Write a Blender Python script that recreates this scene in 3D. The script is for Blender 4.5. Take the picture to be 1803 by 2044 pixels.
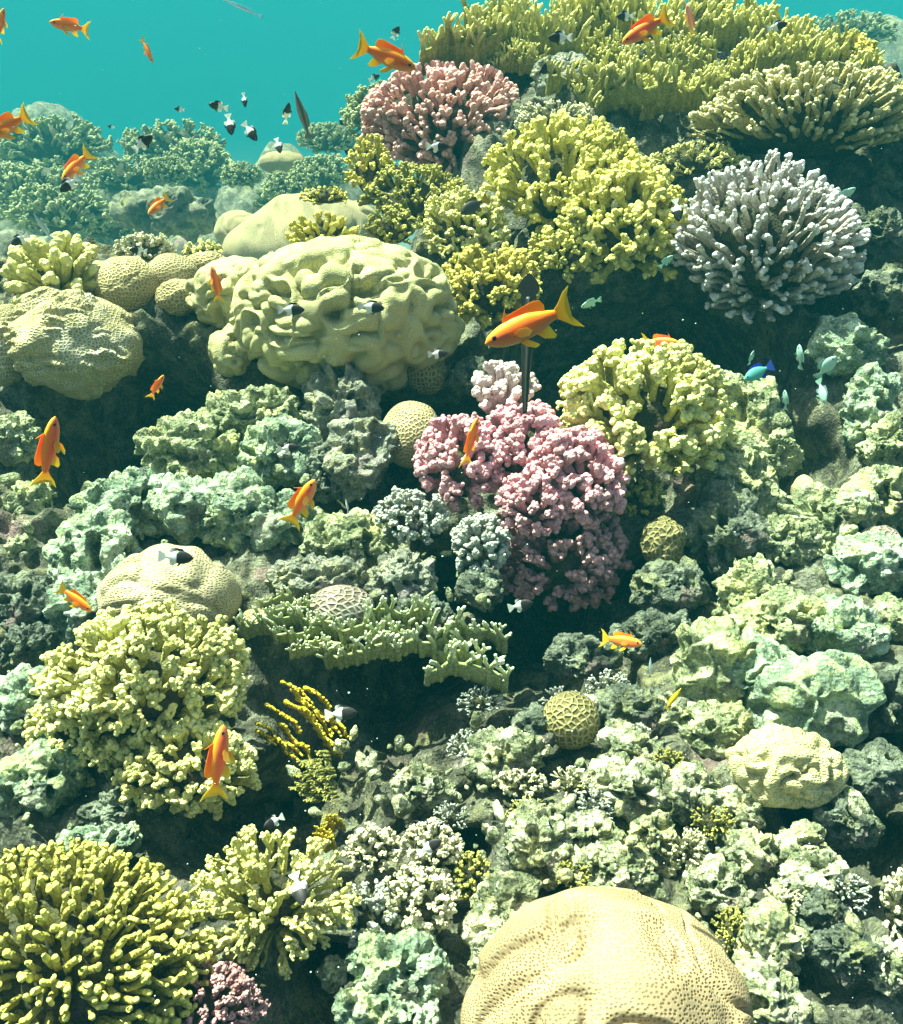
import bpy, bmesh, math, random
import numpy as np
from mathutils import Vector, Matrix
R_ = math.radians
random.seed(7)
RNG = np.random.default_rng(11)
for o in list(bpy.data.objects):
    bpy.data.objects.remove(o)
SC = bpy.context.scene
COL = SC.collection

# ------------------------------------------------------------------ camera, light, exposure
PITCH = 28.0
FOC = 1963.0                      # focal length in units of the 1803 x 2044 view of the photograph
cd = bpy.data.cameras.new("camera")
cam = bpy.data.objects.new("camera", cd)
COL.objects.link(cam)
cd.sensor_fit = 'VERTICAL'
cd.angle_y = 2 * math.atan(1022 / FOC)
cd.clip_start = 0.02
cd.clip_end = 500
cam.rotation_euler = (R_(90 - PITCH), 0, 0)
SC.camera = cam

SUN_DIR = Vector((-0.34, 0.22, 0.91)).normalized()     # towards the sun
W = bpy.data.worlds.new("World")
SC.world = W
W.use_nodes = True
nt = W.node_tree
bg = nt.nodes['Background']
sky = nt.nodes.new('ShaderNodeTexSky')
sky.sky_type = 'NISHITA'
sky.sun_disc = False
sky.sun_elevation = math.asin(SUN_DIR.z)
sky.sun_rotation = math.atan2(SUN_DIR.x, SUN_DIR.y)
nt.links.new(sky.outputs[0], bg.inputs[0])
sky.dust_density = 5.0
bg.inputs[1].default_value = 0.055
sl = bpy.data.lights.new("sun", 'SUN')
sl.energy = 5.0
sl.angle = R_(0.6)
sl.color = (1.0, 0.94, 0.76)
sun = bpy.data.objects.new("sun", sl)
COL.objects.link(sun)
sun.rotation_euler = SUN_DIR.to_track_quat('Z', 'Y').to_euler()
sun.location = (0, 0, 20)
SC.view_settings.view_transform = 'Standard'
SC.view_settings.look = 'None'
SC.view_settings.exposure = 2.2
SC.view_settings.gamma = 1
SC.cycles.use_denoising = True
SC.cycles.max_bounces = 6
SC.cycles.volume_bounces = 1
SC.cycles.diffuse_bounces = 3

# ------------------------------------------------------------------ maths helpers
SP, CP = math.sin(R_(PITCH)), math.cos(R_(PITCH))
RIGHT = np.array([1., 0, 0]); UP = np.array([0, SP, CP]); FWD = np.array([0, CP, -SP])

def ray(U, V):
    return FWD + RIGHT * ((U - 901.5) / FOC) - UP * ((V - 1022) / FOC)

def px(n, d):
    return n * d / FOC

def h01(ix, iy, iz, seed):
    with np.errstate(over='ignore'):
        h = (ix.astype(np.uint32) * np.uint32(374761393) + iy.astype(np.uint32) * np.uint32(668265263)
             + iz.astype(np.uint32) * np.uint32(2246822519) + np.uint32((seed * 3266489917) & 0xffffffff))
        h ^= h >> np.uint32(15); h *= np.uint32(2246822519)
        h ^= h >> np.uint32(13); h *= np.uint32(3266489917)
        h ^= h >> np.uint32(16)
    return h.astype(np.float64) / 4294967295.0

def vnoise(p, seed=0):
    """smooth value noise in -1..1"""
    p = np.asarray(p, float) + 4096.0
    i = np.floor(p).astype(np.int64); f = p - i
    f = f * f * f * (f * (f * 6 - 15) + 10)
    out = 0
    for dx in (0, 1):
        wx = f[:, 0] if dx else 1 - f[:, 0]
        for dy in (0, 1):
            wy = f[:, 1] if dy else 1 - f[:, 1]
            for dz in (0, 1):
                wz = f[:, 2] if dz else 1 - f[:, 2]
                out = out + wx * wy * wz * h01(i[:, 0] + dx, i[:, 1] + dy, i[:, 2] + dz, seed)
    return out * 2 - 1

def fbm(p, seed=0, octv=4, gain=0.5):
    a, s, t = 1.0, 0, 0
    for k in range(octv):
        s = s + a * vnoise(p * (2.03 ** k) + k * 17.3, seed + k); t += a; a *= gain
    return s / t

def ridged(p, seed=0, octv=3):
    a, s, t = 1.0, 0, 0
    for k in range(octv):
        s = s + a * (1 - np.abs(vnoise(p * (2.1 ** k) + k * 9.1, seed + k)) * 2); t += a; a *= 0.5
    return s / t

def worley(p, seed=0):
    p = np.asarray(p, float) + 4096.0
    i = np.floor(p).astype(np.int64)
    f1 = np.full(len(p), 9.0); f2 = np.full(len(p), 9.0)
    for dx in (-1, 0, 1):
        for dy in (-1, 0, 1):
            for dz in (-1, 0, 1):
                c = i + np.array([dx, dy, dz])
                q = np.stack([c[:, 0] + h01(c[:, 0], c[:, 1], c[:, 2], seed),
                              c[:, 1] + h01(c[:, 0], c[:, 1], c[:, 2], seed + 101),
                              c[:, 2] + h01(c[:, 0], c[:, 1], c[:, 2], seed + 202)], 1)
                d = np.linalg.norm(q - p, axis=1)
                nf = d < f1
                f2 = np.where(nf, f1, np.minimum(f2, d)); f1 = np.where(nf, d, f1)
    return f1, f2

def sstep(a, b, x):
    t = np.clip((x - a) / (b - a), 0, 1)
    return t * t * (3 - 2 * t)

_ico = {}
def ico(level):
    if level not in _ico:
        bm = bmesh.new()
        bmesh.ops.create_icosphere(bm, subdivisions=level, radius=1)
        v = np.array([q.co[:] for q in bm.verts]); f = np.array([[q.index for q in a.verts] for a in bm.faces])
        bm.free(); _ico[level] = (v, f)
    return _ico[level]

# ------------------------------------------------------------------ object helpers
def mesh(name, verts, faces, mat, attr=None, smooth=True):
    """numpy verts + list of face arrays -> mesh datablock"""
    me = bpy.data.meshes.new(name)
    if not isinstance(faces, list): faces = [faces]
    verts = np.asarray(verts, np.float32)
    n = sum(len(f) for f in faces); loops = sum(f.size for f in faces)
    me.vertices.add(len(verts)); me.vertices.foreach_set('co', verts.ravel())
    me.loops.add(loops); me.polygons.add(n)
    vi = np.concatenate([f.ravel() for f in faces]).astype(np.int32)
    sizes = np.concatenate([np.full(len(f), f.shape[1]) for f in faces]).astype(np.int32)
    st = np.concatenate([[0], np.cumsum(sizes)[:-1]]).astype(np.int32)
    me.loops.foreach_set('vertex_index', vi)
    me.polygons.foreach_set('loop_start', st)
    if smooth: me.polygons.foreach_set('use_smooth', np.ones(n, bool))
    for k, a in (attr or {}).items():
        a = np.asarray(a, np.float32)
        if a.ndim == 2 and a.shape[1] == 3:
            at = me.attributes.new(k, 'FLOAT_VECTOR', 'POINT'); at.data.foreach_set('vector', a.ravel())
        elif a.ndim == 1:
            at = me.attributes.new(k, 'FLOAT', 'POINT'); at.data.foreach_set('value', a)
        else:
            at = me.attributes.new(k, 'FLOAT_COLOR', 'POINT'); at.data.foreach_set('color', a.ravel())
    me.update(calc_edges=True)
    me.materials.append(mat)
    return me

def obj(name, me, parent=None, loc=(0, 0, 0)):
    o = bpy.data.objects.new(name, me); COL.objects.link(o)
    o.location = loc
    if parent is not None: o.parent = parent
    return o

def tag(o, label=None, cat=None, group=None, kind=None):
    if label: o['label'] = label
    if cat: o['category'] = cat
    if group: o['group'] = group
    if kind: o['kind'] = kind
    return o

def thing(name, loc, label, cat, group=None):
    o = bpy.data.objects.new(name, None); COL.objects.link(o)
    o.location = loc; o.empty_display_size = 0.03
    return tag(o, label, cat, group)

# ------------------------------------------------------------------ materials
def nodes(name):
    m = bpy.data.materials.new(name); m.use_nodes = True
    t = m.node_tree
    return m, t, t.nodes['Principled BSDF'], (lambda ty, **k: _mk(t, ty, k))

def _mk(t, ty, k):
    n = t.nodes.new(ty)
    for a, b in k.items(): setattr(n, a, b)
    return n

def mixrgb(t, fac, a, b, blend='MIX'):
    n = t.nodes.new('ShaderNodeMix'); n.data_type = 'RGBA'; n.blend_type = blend
    for sock, v in ((n.inputs[0], fac), (n.inputs[6], a), (n.inputs[7], b)):
        if hasattr(v, 'is_linked'): t.links.new(v, sock)
        elif isinstance(v, (int, float)): sock.default_value = v
        else: sock.default_value = (*v, 1)
    return n.outputs[2]

def ramp(t, src, a, b):
    n = t.nodes.new('ShaderNodeMapRange'); n.inputs[1].default_value = a; n.inputs[2].default_value = b
    t.links.new(src, n.inputs[0])
    return n.outputs[0]

def noise(t, scale, detail=4, rough=0.6, vec=None):
    n = t.nodes.new('ShaderNodeTexNoise')
    n.inputs['Scale'].default_value = scale; n.inputs['Detail'].default_value = detail; n.inputs['Roughness'].default_value = rough
    if vec is not None: t.links.new(vec, n.inputs['Vector'])
    return n.outputs[0]

def voro(t, scale, feature='F1', vec=None, flat=False, rnd=1.0):
    n = t.nodes.new('ShaderNodeTexVoronoi'); n.feature = feature; n.inputs['Randomness'].default_value = rnd
    if flat: n.voronoi_dimensions = '2D'
    n.name = 'cells'; n.inputs['Scale'].default_value = scale
    if vec is not None: t.links.new(vec, n.inputs['Vector'])
    return n.outputs['Distance']

def bump(t, p, h, dist, strength=1.0, prev=None):
    b = t.nodes.new('ShaderNodeBump'); b.inputs['Strength'].default_value = strength; b.inputs['Distance'].default_value = dist
    t.links.new(h, b.inputs['Height'])
    if prev is not None: t.links.new(prev, b.inputs['Normal'])
    t.links.new(b.outputs[0], p.inputs['Normal'])
    return b.outputs[0]

def mat_coral(name, base, tip, wart=140, dist=0.004, var=0.3, tipk=(0.35, 1.0)):
    m, t, p, mk = nodes(name)
    tc = mk('ShaderNodeTexCoord').outputs['Object']
    at = mk('ShaderNodeAttribute', attribute_name='tip').outputs['Fac']
    c = mixrgb(t, ramp(t, at, *tipk), base, tip)
    dark = tuple(x * 0.55 for x in base)
    c = mixrgb(t, ramp(t, noise(t, 14, 3, 0.6, tc), 0.62, 0.35), c, mixrgb(t, var * 2, c, dark))
    c = mixrgb(t, ramp(t, noise(t, 160, 3, 0.7, tc), 0.4, 0.75), c, mixrgb(t, var, c, tuple(min(1, x * 1.5 + .03) for x in tip)))
    c = mixrgb(t, ramp(t, voro(t, 330, 'F1', tc), 0.55, 0.2), mixrgb(t, .28, c, dark), c)
    t.links.new(c, p.inputs['Base Color'])
    p.inputs['Roughness'].default_value = 0.75; p.inputs['Specular IOR Level'].default_value = 0.2
    b = bump(t, p, voro(t, wart, 'SMOOTH_F1', tc), -dist * 1.3, 1.0)
    bump(t, p, voro(t, 330, 'SMOOTH_F1', tc), -dist * .5, 0.9, b)
    return m

def mat_polyps(name, base, pit, scale, mode='dots', dist=0.003, pale=None):
    m, t, p, mk = nodes(name)
    tc = mk('ShaderNodeTexCoord').outputs['Object']
    sf = mk('ShaderNodeAttribute', attribute_name='surf').outputs['Vector']
    warp = mk('ShaderNodeVectorMath', operation='MULTIPLY_ADD')
    nz = mk('ShaderNodeTexNoise'); nz.inputs['Scale'].default_value = scale * .35
    t.links.new(tc, nz.inputs['Vector']); t.links.new(nz.outputs['Color'], warp.inputs[0])
    warp.inputs[1].default_value = (0.6 / scale,) * 3; t.links.new(sf, warp.inputs[2])
    big = noise(t, 9, 4, 0.6, tc)
    patch = ramp(t, noise(t, 9, 3, 0.5, tc), 0.30, 0.50)
    base2 = mixrgb(t, ramp(t, big, 0.35, 0.7), tuple(x * 0.78 for x in base), base)
    if pale: base2 = mixrgb(t, ramp(t, noise(t, 6, 5, .7, tc), 0.5, 0.68), base2, pale)
    if mode == 'dots':
        f = voro(t, scale, 'F1', sf, True, .75)
        mask = ramp(t, f, 0.30, 0.18)
        h = ramp(t, f, 0.12, 0.42)
    else:
        f = voro(t, scale, 'DISTANCE_TO_EDGE', warp.outputs[0], True, .85)
        mask = ramp(t, f, 0.10, 0.34)
        h = ramp(t, f, 0.30, 0.04)
    mm = mk('ShaderNodeMath', operation='MULTIPLY'); t.links.new(mask, mm.inputs[0]); t.links.new(patch, mm.inputs[1])
    t.links.new(mixrgb(t, mm.outputs[0], base2, pit), p.inputs['Base Color'])
    p.inputs['Roughness'].default_value = 0.7; p.inputs['Specular IOR Level'].default_value = 0.25
    b = bump(t, p, h, dist, 0.9)
    bump(t, p, noise(t, scale * 3, 3, .6, tc), dist * .4, 0.5, b)
    return m

def mat_rock(name, pale, mid, dark, pink=(0.30, 0.18, 0.18), scale=1.0):
    m, t, p, mk = nodes(name)
    tc = mk('ShaderNodeTexCoord').outputs['Object']
    geo = mk('ShaderNodeNewGeometry').outputs['Position']
    rnd = mk('ShaderNodeObjectInfo').outputs['Random']
    a = noise(t, 24 * scale, 5, 0.68, geo)
    yel = tuple(x * y for x, y in zip(pale, (1.02, .94, .58))); lil = tuple(x * y for x, y in zip(pale, (.86, .74, .92)))
    pl = mixrgb(t, ramp(t, noise(t, 9 * scale, 4, 0.65, geo), 0.45, 0.62), pale, yel)
    pl = mixrgb(t, ramp(t, noise(t, 12 * scale, 4, 0.6, tc), 0.60, 0.70), pl, lil)
    hue = mk('ShaderNodeMath', operation='MULTIPLY'); t.links.new(rnd, hue.inputs[0]); hue.inputs[1].default_value = .28
    pl = mixrgb(t, hue.outputs[0], pl, yel)
    c = mixrgb(t, ramp(t, a, 0.45, 0.59), mid, pl)
    c = mixrgb(t, ramp(t, noise(t, 34 * scale, 4, 0.65, geo), 0.58, 0.70), c, dark)
    c = mixrgb(t, ramp(t, noise(t, 7 * scale, 3, 0.6, tc), 0.60, 0.70), c, mixrgb(t, 0.65, c, pink))
    c = mixrgb(t, ramp(t, noise(t, 210, 3, 0.75, geo), 0.52, 0.66), c, mixrgb(t, 0.6, c, dark))
    c = mixrgb(t, ramp(t, noise(t, 120, 3, 0.6, tc), 0.62, 0.7), c, tuple(min(.85, x * 1.25) for x in pale))
    t.links.new(c, p.inputs['Base Color'])
    p.inputs['Roughness'].default_value = 0.85; p.inputs['Specular IOR Level'].default_value = 0.15
    b = bump(t, p, noise(t, 60, 6, 0.72, geo), 0.016, 0.9)
    bump(t, p, voro(t, 170, 'F1', geo), 0.005, 0.8, b)
    return m

M = {}
M['yellow'] = mat_coral('coral_yellow', (0.42, 0.38, 0.055), (0.90, 0.82, 0.22))
M['yellow_pale'] = mat_coral('coral_pale_yellow', (0.40, 0.37, 0.08), (0.92, 0.87, 0.33))
M['yellow_bright'] = mat_coral('coral_bright_yellow', (0.42, 0.36, 0.05), (0.80, 0.68, 0.16))
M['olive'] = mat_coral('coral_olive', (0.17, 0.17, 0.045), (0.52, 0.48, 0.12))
M['fire'] = mat_coral('fire_coral', (0.24, 0.22, 0.03), (1.0, 0.93, 0.30), wart=220, dist=0.002, tipk=(0.42, 0.85))
M['fire_green'] = mat_coral('fire_coral_green', (0.24, 0.27, 0.07), (0.90, 0.98, 0.62), wart=220, dist=0.002, tipk=(0.4, 0.9))
M['gold_cream'] = mat_coral('coral_gold_cream', (0.36, 0.30, 0.08), (1.0, 0.90, 0.44), wart=200, dist=.003, tipk=(0.3, 0.95))
M['fire_gold'] = mat_coral('fire_coral_gold', (0.40, 0.29, 0.012), (0.80, 0.62, 0.06), wart=220, dist=0.002)
M['peach'] = mat_coral('coral_peach', (0.52, 0.23, 0.18), (1.0, 0.55, 0.48), tipk=(0.3, 1.0))
M['pink'] = mat_coral('coral_pink', (0.44, 0.17, 0.19), (0.90, 0.46, 0.49), tipk=(0.3, 1.0))
M['pink_pale'] = mat_coral('coral_pale_pink', (0.62, 0.40, 0.36), (0.86, 0.72, 0.66))
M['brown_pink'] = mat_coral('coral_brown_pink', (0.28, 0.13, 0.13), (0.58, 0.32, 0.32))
M['lilac'] = mat_coral('coral_lilac_white', (0.27, 0.21, 0.14), (0.96, 0.93, 0.86), wart=200, dist=.003, tipk=(0.3, 0.95))
M['cream'] = mat_coral('coral_cream', (0.40, 0.37, 0.18), (0.88, 0.83, 0.52), wart=200, dist=.003)
M['green_far'] = mat_coral('coral_green', (0.11, 0.13, 0.055), (0.50, 0.54, 0.26), wart=90)
M['grey'] = mat_coral('coral_dead_grey', (0.22, 0.22, 0.18), (0.56, 0.58, 0.48))
M['brain'] = mat_polyps('brain_beige', (0.42, 0.31, 0.17), (0.18, 0.09, 0.03), 205, 'dots', 0.0009)
M['boulder'] = mat_polyps('boulder_beige', (0.44, 0.38, 0.23), (0.22, 0.155, 0.07), 170, 'dots', 0.0015)
M['honey'] = mat_polyps('honeycomb_beige', (0.62, 0.53, 0.28), (0.26, 0.19, 0.08), 120, 'cells', 0.005)
M['honey_y'] = mat_polyps('honeycomb_yellow', (0.64, 0.54, 0.27), (0.26, 0.19, 0.06), 105, 'cells', 0.006)
M['meander'] = mat_polyps('meander_grey', (0.46, 0.38, 0.30), (0.15, 0.11, 0.08), 85, 'cells', 0.006, pale=(0.55, 0.60, 0.50))
M['olive_brain'] = mat_polyps('brain_olive', (0.36, 0.31, 0.13), (0.11, 0.09, 0.03), 95, 'cells', 0.005)
M['maze'] = mat_polyps('maze_cream', (0.50, 0.47, 0.22), (0.36, 0.33, 0.13), 260, 'dots', 0.0015)
M['lobe'] = mat_polyps('lobed_cream', (0.52, 0.48, 0.24), (0.38, 0.33, 0.16), 240, 'dots', 0.0015)
M['plate'] = mat_polyps('plated_cream', (0.62, 0.55, 0.28), (0.30, 0.24, 0.10), 120, 'cells', 0.006, pale=(0.70, 0.72, 0.58))
M['rock'] = mat_rock('rock_pale', (0.66, 0.71, 0.44), (0.22, 0.25, 0.13), (0.08, 0.09, 0.05))
M['rock_mint'] = mat_rock('rock_mint', (0.62, 0.75, 0.54), (0.20, 0.27, 0.18), (0.09, 0.11, 0.07))
M['rock_grey'] = mat_rock('rock_grey', (0.46, 0.47, 0.38), (0.20, 0.21, 0.16), (0.06, 0.06, 0.045), (0.3, 0.2, 0.26))
M['rock_dark'] = mat_rock('rock_painted_shade', (0.24, 0.27, 0.21), (0.10, 0.115, 0.085), (0.035, 0.04, 0.03))  # rock darkened in its colour to stand for the shade it sits in
M['reef'] = mat_rock('reef_rock', (0.24, 0.25, 0.18), (0.085, 0.085, 0.06), (0.03, 0.03, 0.022), scale=.8)
M['far_rock'] = mat_rock('far_rock', (0.30, 0.32, 0.22), (0.13, 0.14, 0.10), (0.05, 0.05, 0.04), scale=.5)
M['rubble'] = mat_rock('rubble_pale', (0.78, 0.79, 0.56), (0.20, 0.22, 0.12), (0.07, 0.08, 0.045), scale=1.4)
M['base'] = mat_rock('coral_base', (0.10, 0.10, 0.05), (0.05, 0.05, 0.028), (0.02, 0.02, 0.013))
M['yellow_finger'] = mat_coral('coral_yellow_finger', (0.22, 0.19, 0.03), (0.95, 0.88, 0.20), tipk=(0.25, 0.95))
M['sand'] = mat_rock('sand', (0.55, 0.52, 0.40), (0.46, 0.44, 0.34), (0.3, 0.28, 0.2))

# ------------------------------------------------------------------ terrain
YS = np.array([-3, .20, .55, .75, .98, 1.27, 1.50, 1.78, 2.05, 2.35, 2.70, 3.10, 3.50, 3.85, 4.4, 5.5, 7.5, 12, 160])
ZS = np.array([-1.7, -1.25, -1.12, -1.09, -1.053, -1.025, -.98, -.92, -.81, -.67, -.497, -.288, -.13, -.18, -.75, -1.9, -5.0, -8, -20])
YL = np.array([-3, .20, .55, .75, .98, 1.27, 1.50, 1.78, 2.05, 2.35, 2.60, 2.9, 3.3, 4.5, 7.5, 12, 160])
ZL = np.array([-1.7, -1.25, -1.12, -1.09, -1.053, -1.025, -.98, -.92, -.81, -.67, -.60, -1.0, -1.6, -2.4, -5.0, -8, -20])

def ground(x, y):
    zr = np.interp(y, YS, ZS); zl = np.interp(y, YL, ZL)
    s = sstep(-0.32, 0.10, x + 0.10 * (y - 2.6) - 0.05)
    z = zl + (zr - zl) * s
    z = z - 0.30 * sstep(1.0, 2.0, x - 0.15 * (y - 3)) * sstep(2.6, 3.4, y)
    return z

def depth_at(U, V):
    r = ray(U, V)
    d = np.arange(0.5, 14, 0.005)
    P = d[:, None] * r
    hit = np.nonzero(P[:, 2] < ground(P[:, 0], P[:, 1]))[0]
    return d[hit[0]] if len(hit) else 6.0

def at(U, V, d=None):
    if d is None: d = depth_at(U, V)
    return ray(U, V) * d, d

# hollows pushed into the reef face: U, V, radius (view units), depth (m)
PITS = [(1150, 1370, 120, .2), (1770, 1500, 90, .3), (1700, 1600, 80, .2), (1790, 1720, 80, .2), (180, 900, 90, .2), (330, 800, 90, .2), (280, 850, 130, .24), (190, 790, 120, .2), (790, 850, 120, .26), (950, 800, 110, .3), (1190, 690, 170, .3), (1400, 640, 140, .25),
        (1680, 480, 110, .3), (1760, 560, 110, .3), (1610, 880, 80, .28), (1680, 1480, 110, .2), (880, 1150, 80, .25), (1000, 1170, 70, .2), (1150, 1190, 140, .28),
        (720, 1370, 140, .22), (900, 1350, 110, .22), (620, 1560, 100, .16), (520, 1620, 90, .15), (400, 1690, 90, .12), (1740, 1650, 100, .16), (120, 940, 70, .2), (1490, 700, 110, .25),
        (860, 420, 60, .15), (1000, 1320, 70, .2), (1380, 1140, 80, .2), (770, 1480, 70, .12), (1700, 1850, 90, .12), (950, 1700, 50, .12), (630, 1950, 70, .1), (60, 1330, 50, .15)]

def build_reef():
    nu, nv = 660, 640
    v = np.linspace(0, 1, nv); y = 0.35 + (4.9 - 0.35) * (v ** 1.55)
    u = np.linspace(-1, 1, nu)
    Y, Uu = np.meshgrid(y, u, indexing='ij')
    X = Uu * (0.85 + 0.62 * Y)
    X, Y = X.ravel(), Y.ravel()
    Z = ground(X, Y)
    P = np.stack([X, Y, Z], 1)
    into = np.array([0.0, 0.80, -0.60]); nrm = np.array([0.0, -0.42, 0.90])
    k = np.zeros(len(P))
    for (U, V, r, dep) in PITS:
        c, d = at(U, V); rr = px(r, d)
        q = P - c; q[:, 1] *= 0.75
        k += 1.7 * dep * np.exp(-(np.linalg.norm(q, axis=1) / rr) ** 3.4)
    P = P + into * np.minimum(k, .6)[:, None]
    f1, f2 = worley(P * 8.5 + .3 * np.stack([vnoise(P * 9, 5), vnoise(P * 9, 6), vnoise(P * 9, 7)], 1), 3)
    g1, g2 = worley(P * 24, 8)
    h = 0.075 * fbm(P * 3.2, 20, 4) + 0.085 * (0.62 - f1) + 0.030 * (0.6 - g1) + 0.016 * fbm(P * 45, 31, 2) - 0.035
    lat = np.stack([fbm(P * 6, 41, 3), fbm(P * 6, 42, 3), 0 * k], 1) * 0.05
    P = P + nrm * h[:, None] + lat
    idx = np.arange(nu * nv).reshape(nv, nu)
    F = np.stack([idx[:-1, :-1], idx[:-1, 1:], idx[1:, 1:], idx[1:, :-1]], -1).reshape(-1, 4)
    tag(obj('reef_slope', mesh('reef_slope', P, F, M['reef'])), kind='structure')
build_reef()

def build_seabed():
    n = 90
    s = np.linspace(-1, 1, n); xs = 95 * np.sign(s) * np.abs(s) ** 2
    ys = 4.0 + 150 * np.linspace(0, 1, n) ** 1.8
    Y, X = np.meshgrid(ys, xs, indexing='ij'); X, Y = X.ravel(), Y.ravel()
    P = np.stack([X, Y, np.interp(Y, YL, ZL) - 0.15], 1)
    P[:, 2] += 0.25 * fbm(P * np.array([.4, .4, 0]), 3, 3)
    idx = np.arange(n * n).reshape(n, n)
    F = np.stack([idx[:-1, :-1], idx[:-1, 1:], idx[1:, 1:], idx[1:, :-1]], -1).reshape(-1, 4)
    tag(obj('seabed', mesh('seabed', P, F, M['sand'])), kind='structure')
build_seabed()

def far_mound(U, V, d, rx, rz, ry, seed):
    """a reef hump standing on the seabed, its top at pixel U,V"""
    c = ray(U, V) * d
    v, f = ico(6)
    p = v * np.array([rx, ry, rz])
    n = 0.10 * (0.6 - worley(p * 4 + seed, seed)[0]) + 0.10 * fbm(p * 2.2 + seed, seed, 4) + .04 * (0.6 - worley(p * 11, seed + 1)[0])
    p = p + v * n[:, None] + c - np.array([0, 0, rz])
    tag(obj('far_reef', mesh('far_reef', p, f, M['far_rock'])), kind='structure')
far_mound(70, 290, 9.879999999999999, 1.42, 4.18, 1.33, 3)
far_mound(330, 300, 10.26, 1.18, 4.18, 1.14, 5)
far_mound(480, 370, 8.739999999999998, 0.76, 3.42, 0.95, 7)
far_mound(650, 340, 8.36, 0.95, 3.42, 1.14, 9)
far_mound(380, 460, 7.409999999999999, 0.8, 2.85, 0.85, 14)
far_mound(90, 480, 7.6, 1.04, 2.85, 0.76, 15)
far_mound(80, 205, 15.2, 1.9, 5.7, 1.9, 11)
far_mound(560, 290, 13.299999999999999, 1.33, 4.75, 1.52, 12)
far_mound(1760, 30, 12.35, 2.18, 5.7, 1.9, 13)
far_mound(1640, 110, 9.5, 1.14, 5.7, 1.14, 17)

# ------------------------------------------------------------------ shape builders
RINGT = np.array([0, .28, .55, .8, 1.0])
def tubes(P0, P1, r0, r1, seed=0, sides=8, bend=None, lump=0.18, freq=90., tip0=0., tip1=1.):
    """many round-ended branches at once -> verts, faces, tip attribute"""
    B = len(P0)
    D = P1 - P0; L = np.linalg.norm(D, axis=1, keepdims=True) + 1e-9; D = D / L
    ref = np.where(np.abs(D[:, 2:3]) < 0.9, np.array([[0, 0, 1.]]), np.array([[1., 0, 0]]))
    A = np.cross(D, ref); A /= np.linalg.norm(A, axis=1, keepdims=True); C = np.cross(D, A)
    t = RINGT[None, :, None]
    cen = P0[:, None] + (P1 - P0)[:, None] * t
    if bend is not None: cen = cen + bend[:, None] * (t * (1 - t) * 4)
    rad = r0[:, None] + (r1 - r0)[:, None] * RINGT[None]
    ca = np.array([.45, .8, .97, 1.0]); cr = np.sqrt(np.maximum(1 - ca ** 2, 0.0009))
    cen = np.concatenate([cen, P1[:, None] + D[:, None] * (r1[:, None] * ca[None])[..., None]], 1)
    rad = np.concatenate([rad, r1[:, None] * cr[None]], 1)
    n = cen.shape[1]
    ph = np.arange(sides) * 2 * math.pi / sides
    radial = A[:, None] * np.cos(ph)[None, :, None] + C[:, None] * np.sin(ph)[None, :, None]
    V = cen[:, :, None] + radial[:, None] * rad[:, :, None, None]
    V = V.reshape(-1, 3)
    if lump:
        rr = np.repeat(rad.ravel(), sides)
        nn = vnoise(V * freq, seed) + 0.5 * vnoise(V * freq * 2.3, seed + 1)
        dirv = np.broadcast_to(radial[:, None], (B, n, sides, 3)).reshape(-1, 3)
        V = V + dirv * (rr * lump * nn)[:, None]
    tv = np.concatenate([RINGT, [1, 1, 1, 1]])
    tip0 = np.broadcast_to(np.asarray(tip0, float), (B,)); tip1 = np.broadcast_to(np.asarray(tip1, float), (B,))
    T = (tip0[:, None] + (tip1 - tip0)[:, None] * tv[None])
    T = np.repeat(T.ravel(), sides)
    k = np.arange(sides); k2 = (k + 1) % sides
    q = np.arange(n - 1)[:, None]
    F = np.stack([q * sides + k, q * sides + k2, (q + 1) * sides + k2, (q + 1) * sides + k], -1).reshape(-1, 4)
    F = (F[None] + (np.arange(B) * n * sides)[:, None, None]).reshape(-1, 4)
    return V, F, T

def join(parts):
    V, F, T, o = [], [], [], 0
    for v, f, t in parts:
        V.append(v); F.append(f + o); T.append(t); o += len(v)
    return np.concatenate(V), np.concatenate(F), np.concatenate(T)

def unit(a):
    return a / (np.linalg.norm(a, axis=-1, keepdims=True) + 1e-12)

def rotate_from(D, spread, rng, plane=None):
    """directions turned off D by about spread radians (inside a plane when its normal is given)"""
    r = rng.normal(size=D.shape)
    if plane is not None:
        r = np.cross(plane, D) * rng.choice([-1, 1], size=(len(D), 1)) + 0.18 * r
    r = r - D * np.sum(r * D, 1, keepdims=True); r = unit(r)
    s = spread * (0.65 + 0.6 * rng.random((len(D), 1)))
    return unit(D * np.cos(s) + r * np.sin(s))

def dome_dirs(n, axis, low, rng, jit=0.12):
    i = np.arange(int(n * 2 / (1 - low)) + 1) + 0.5
    N = len(i)
    z = 1 - 2 * i / N; ph = i * math.pi * (3 - math.sqrt(5))
    s = np.sqrt(1 - z * z)
    d = np.stack([s * np.cos(ph), s * np.sin(ph), z], 1)
    q = Vector((0, 0, 1)).rotation_difference(Vector(axis)).to_matrix()
    d = d[z > low] @ np.array(q).T
    return unit(d + rng.normal(size=d.shape) * jit)

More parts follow.
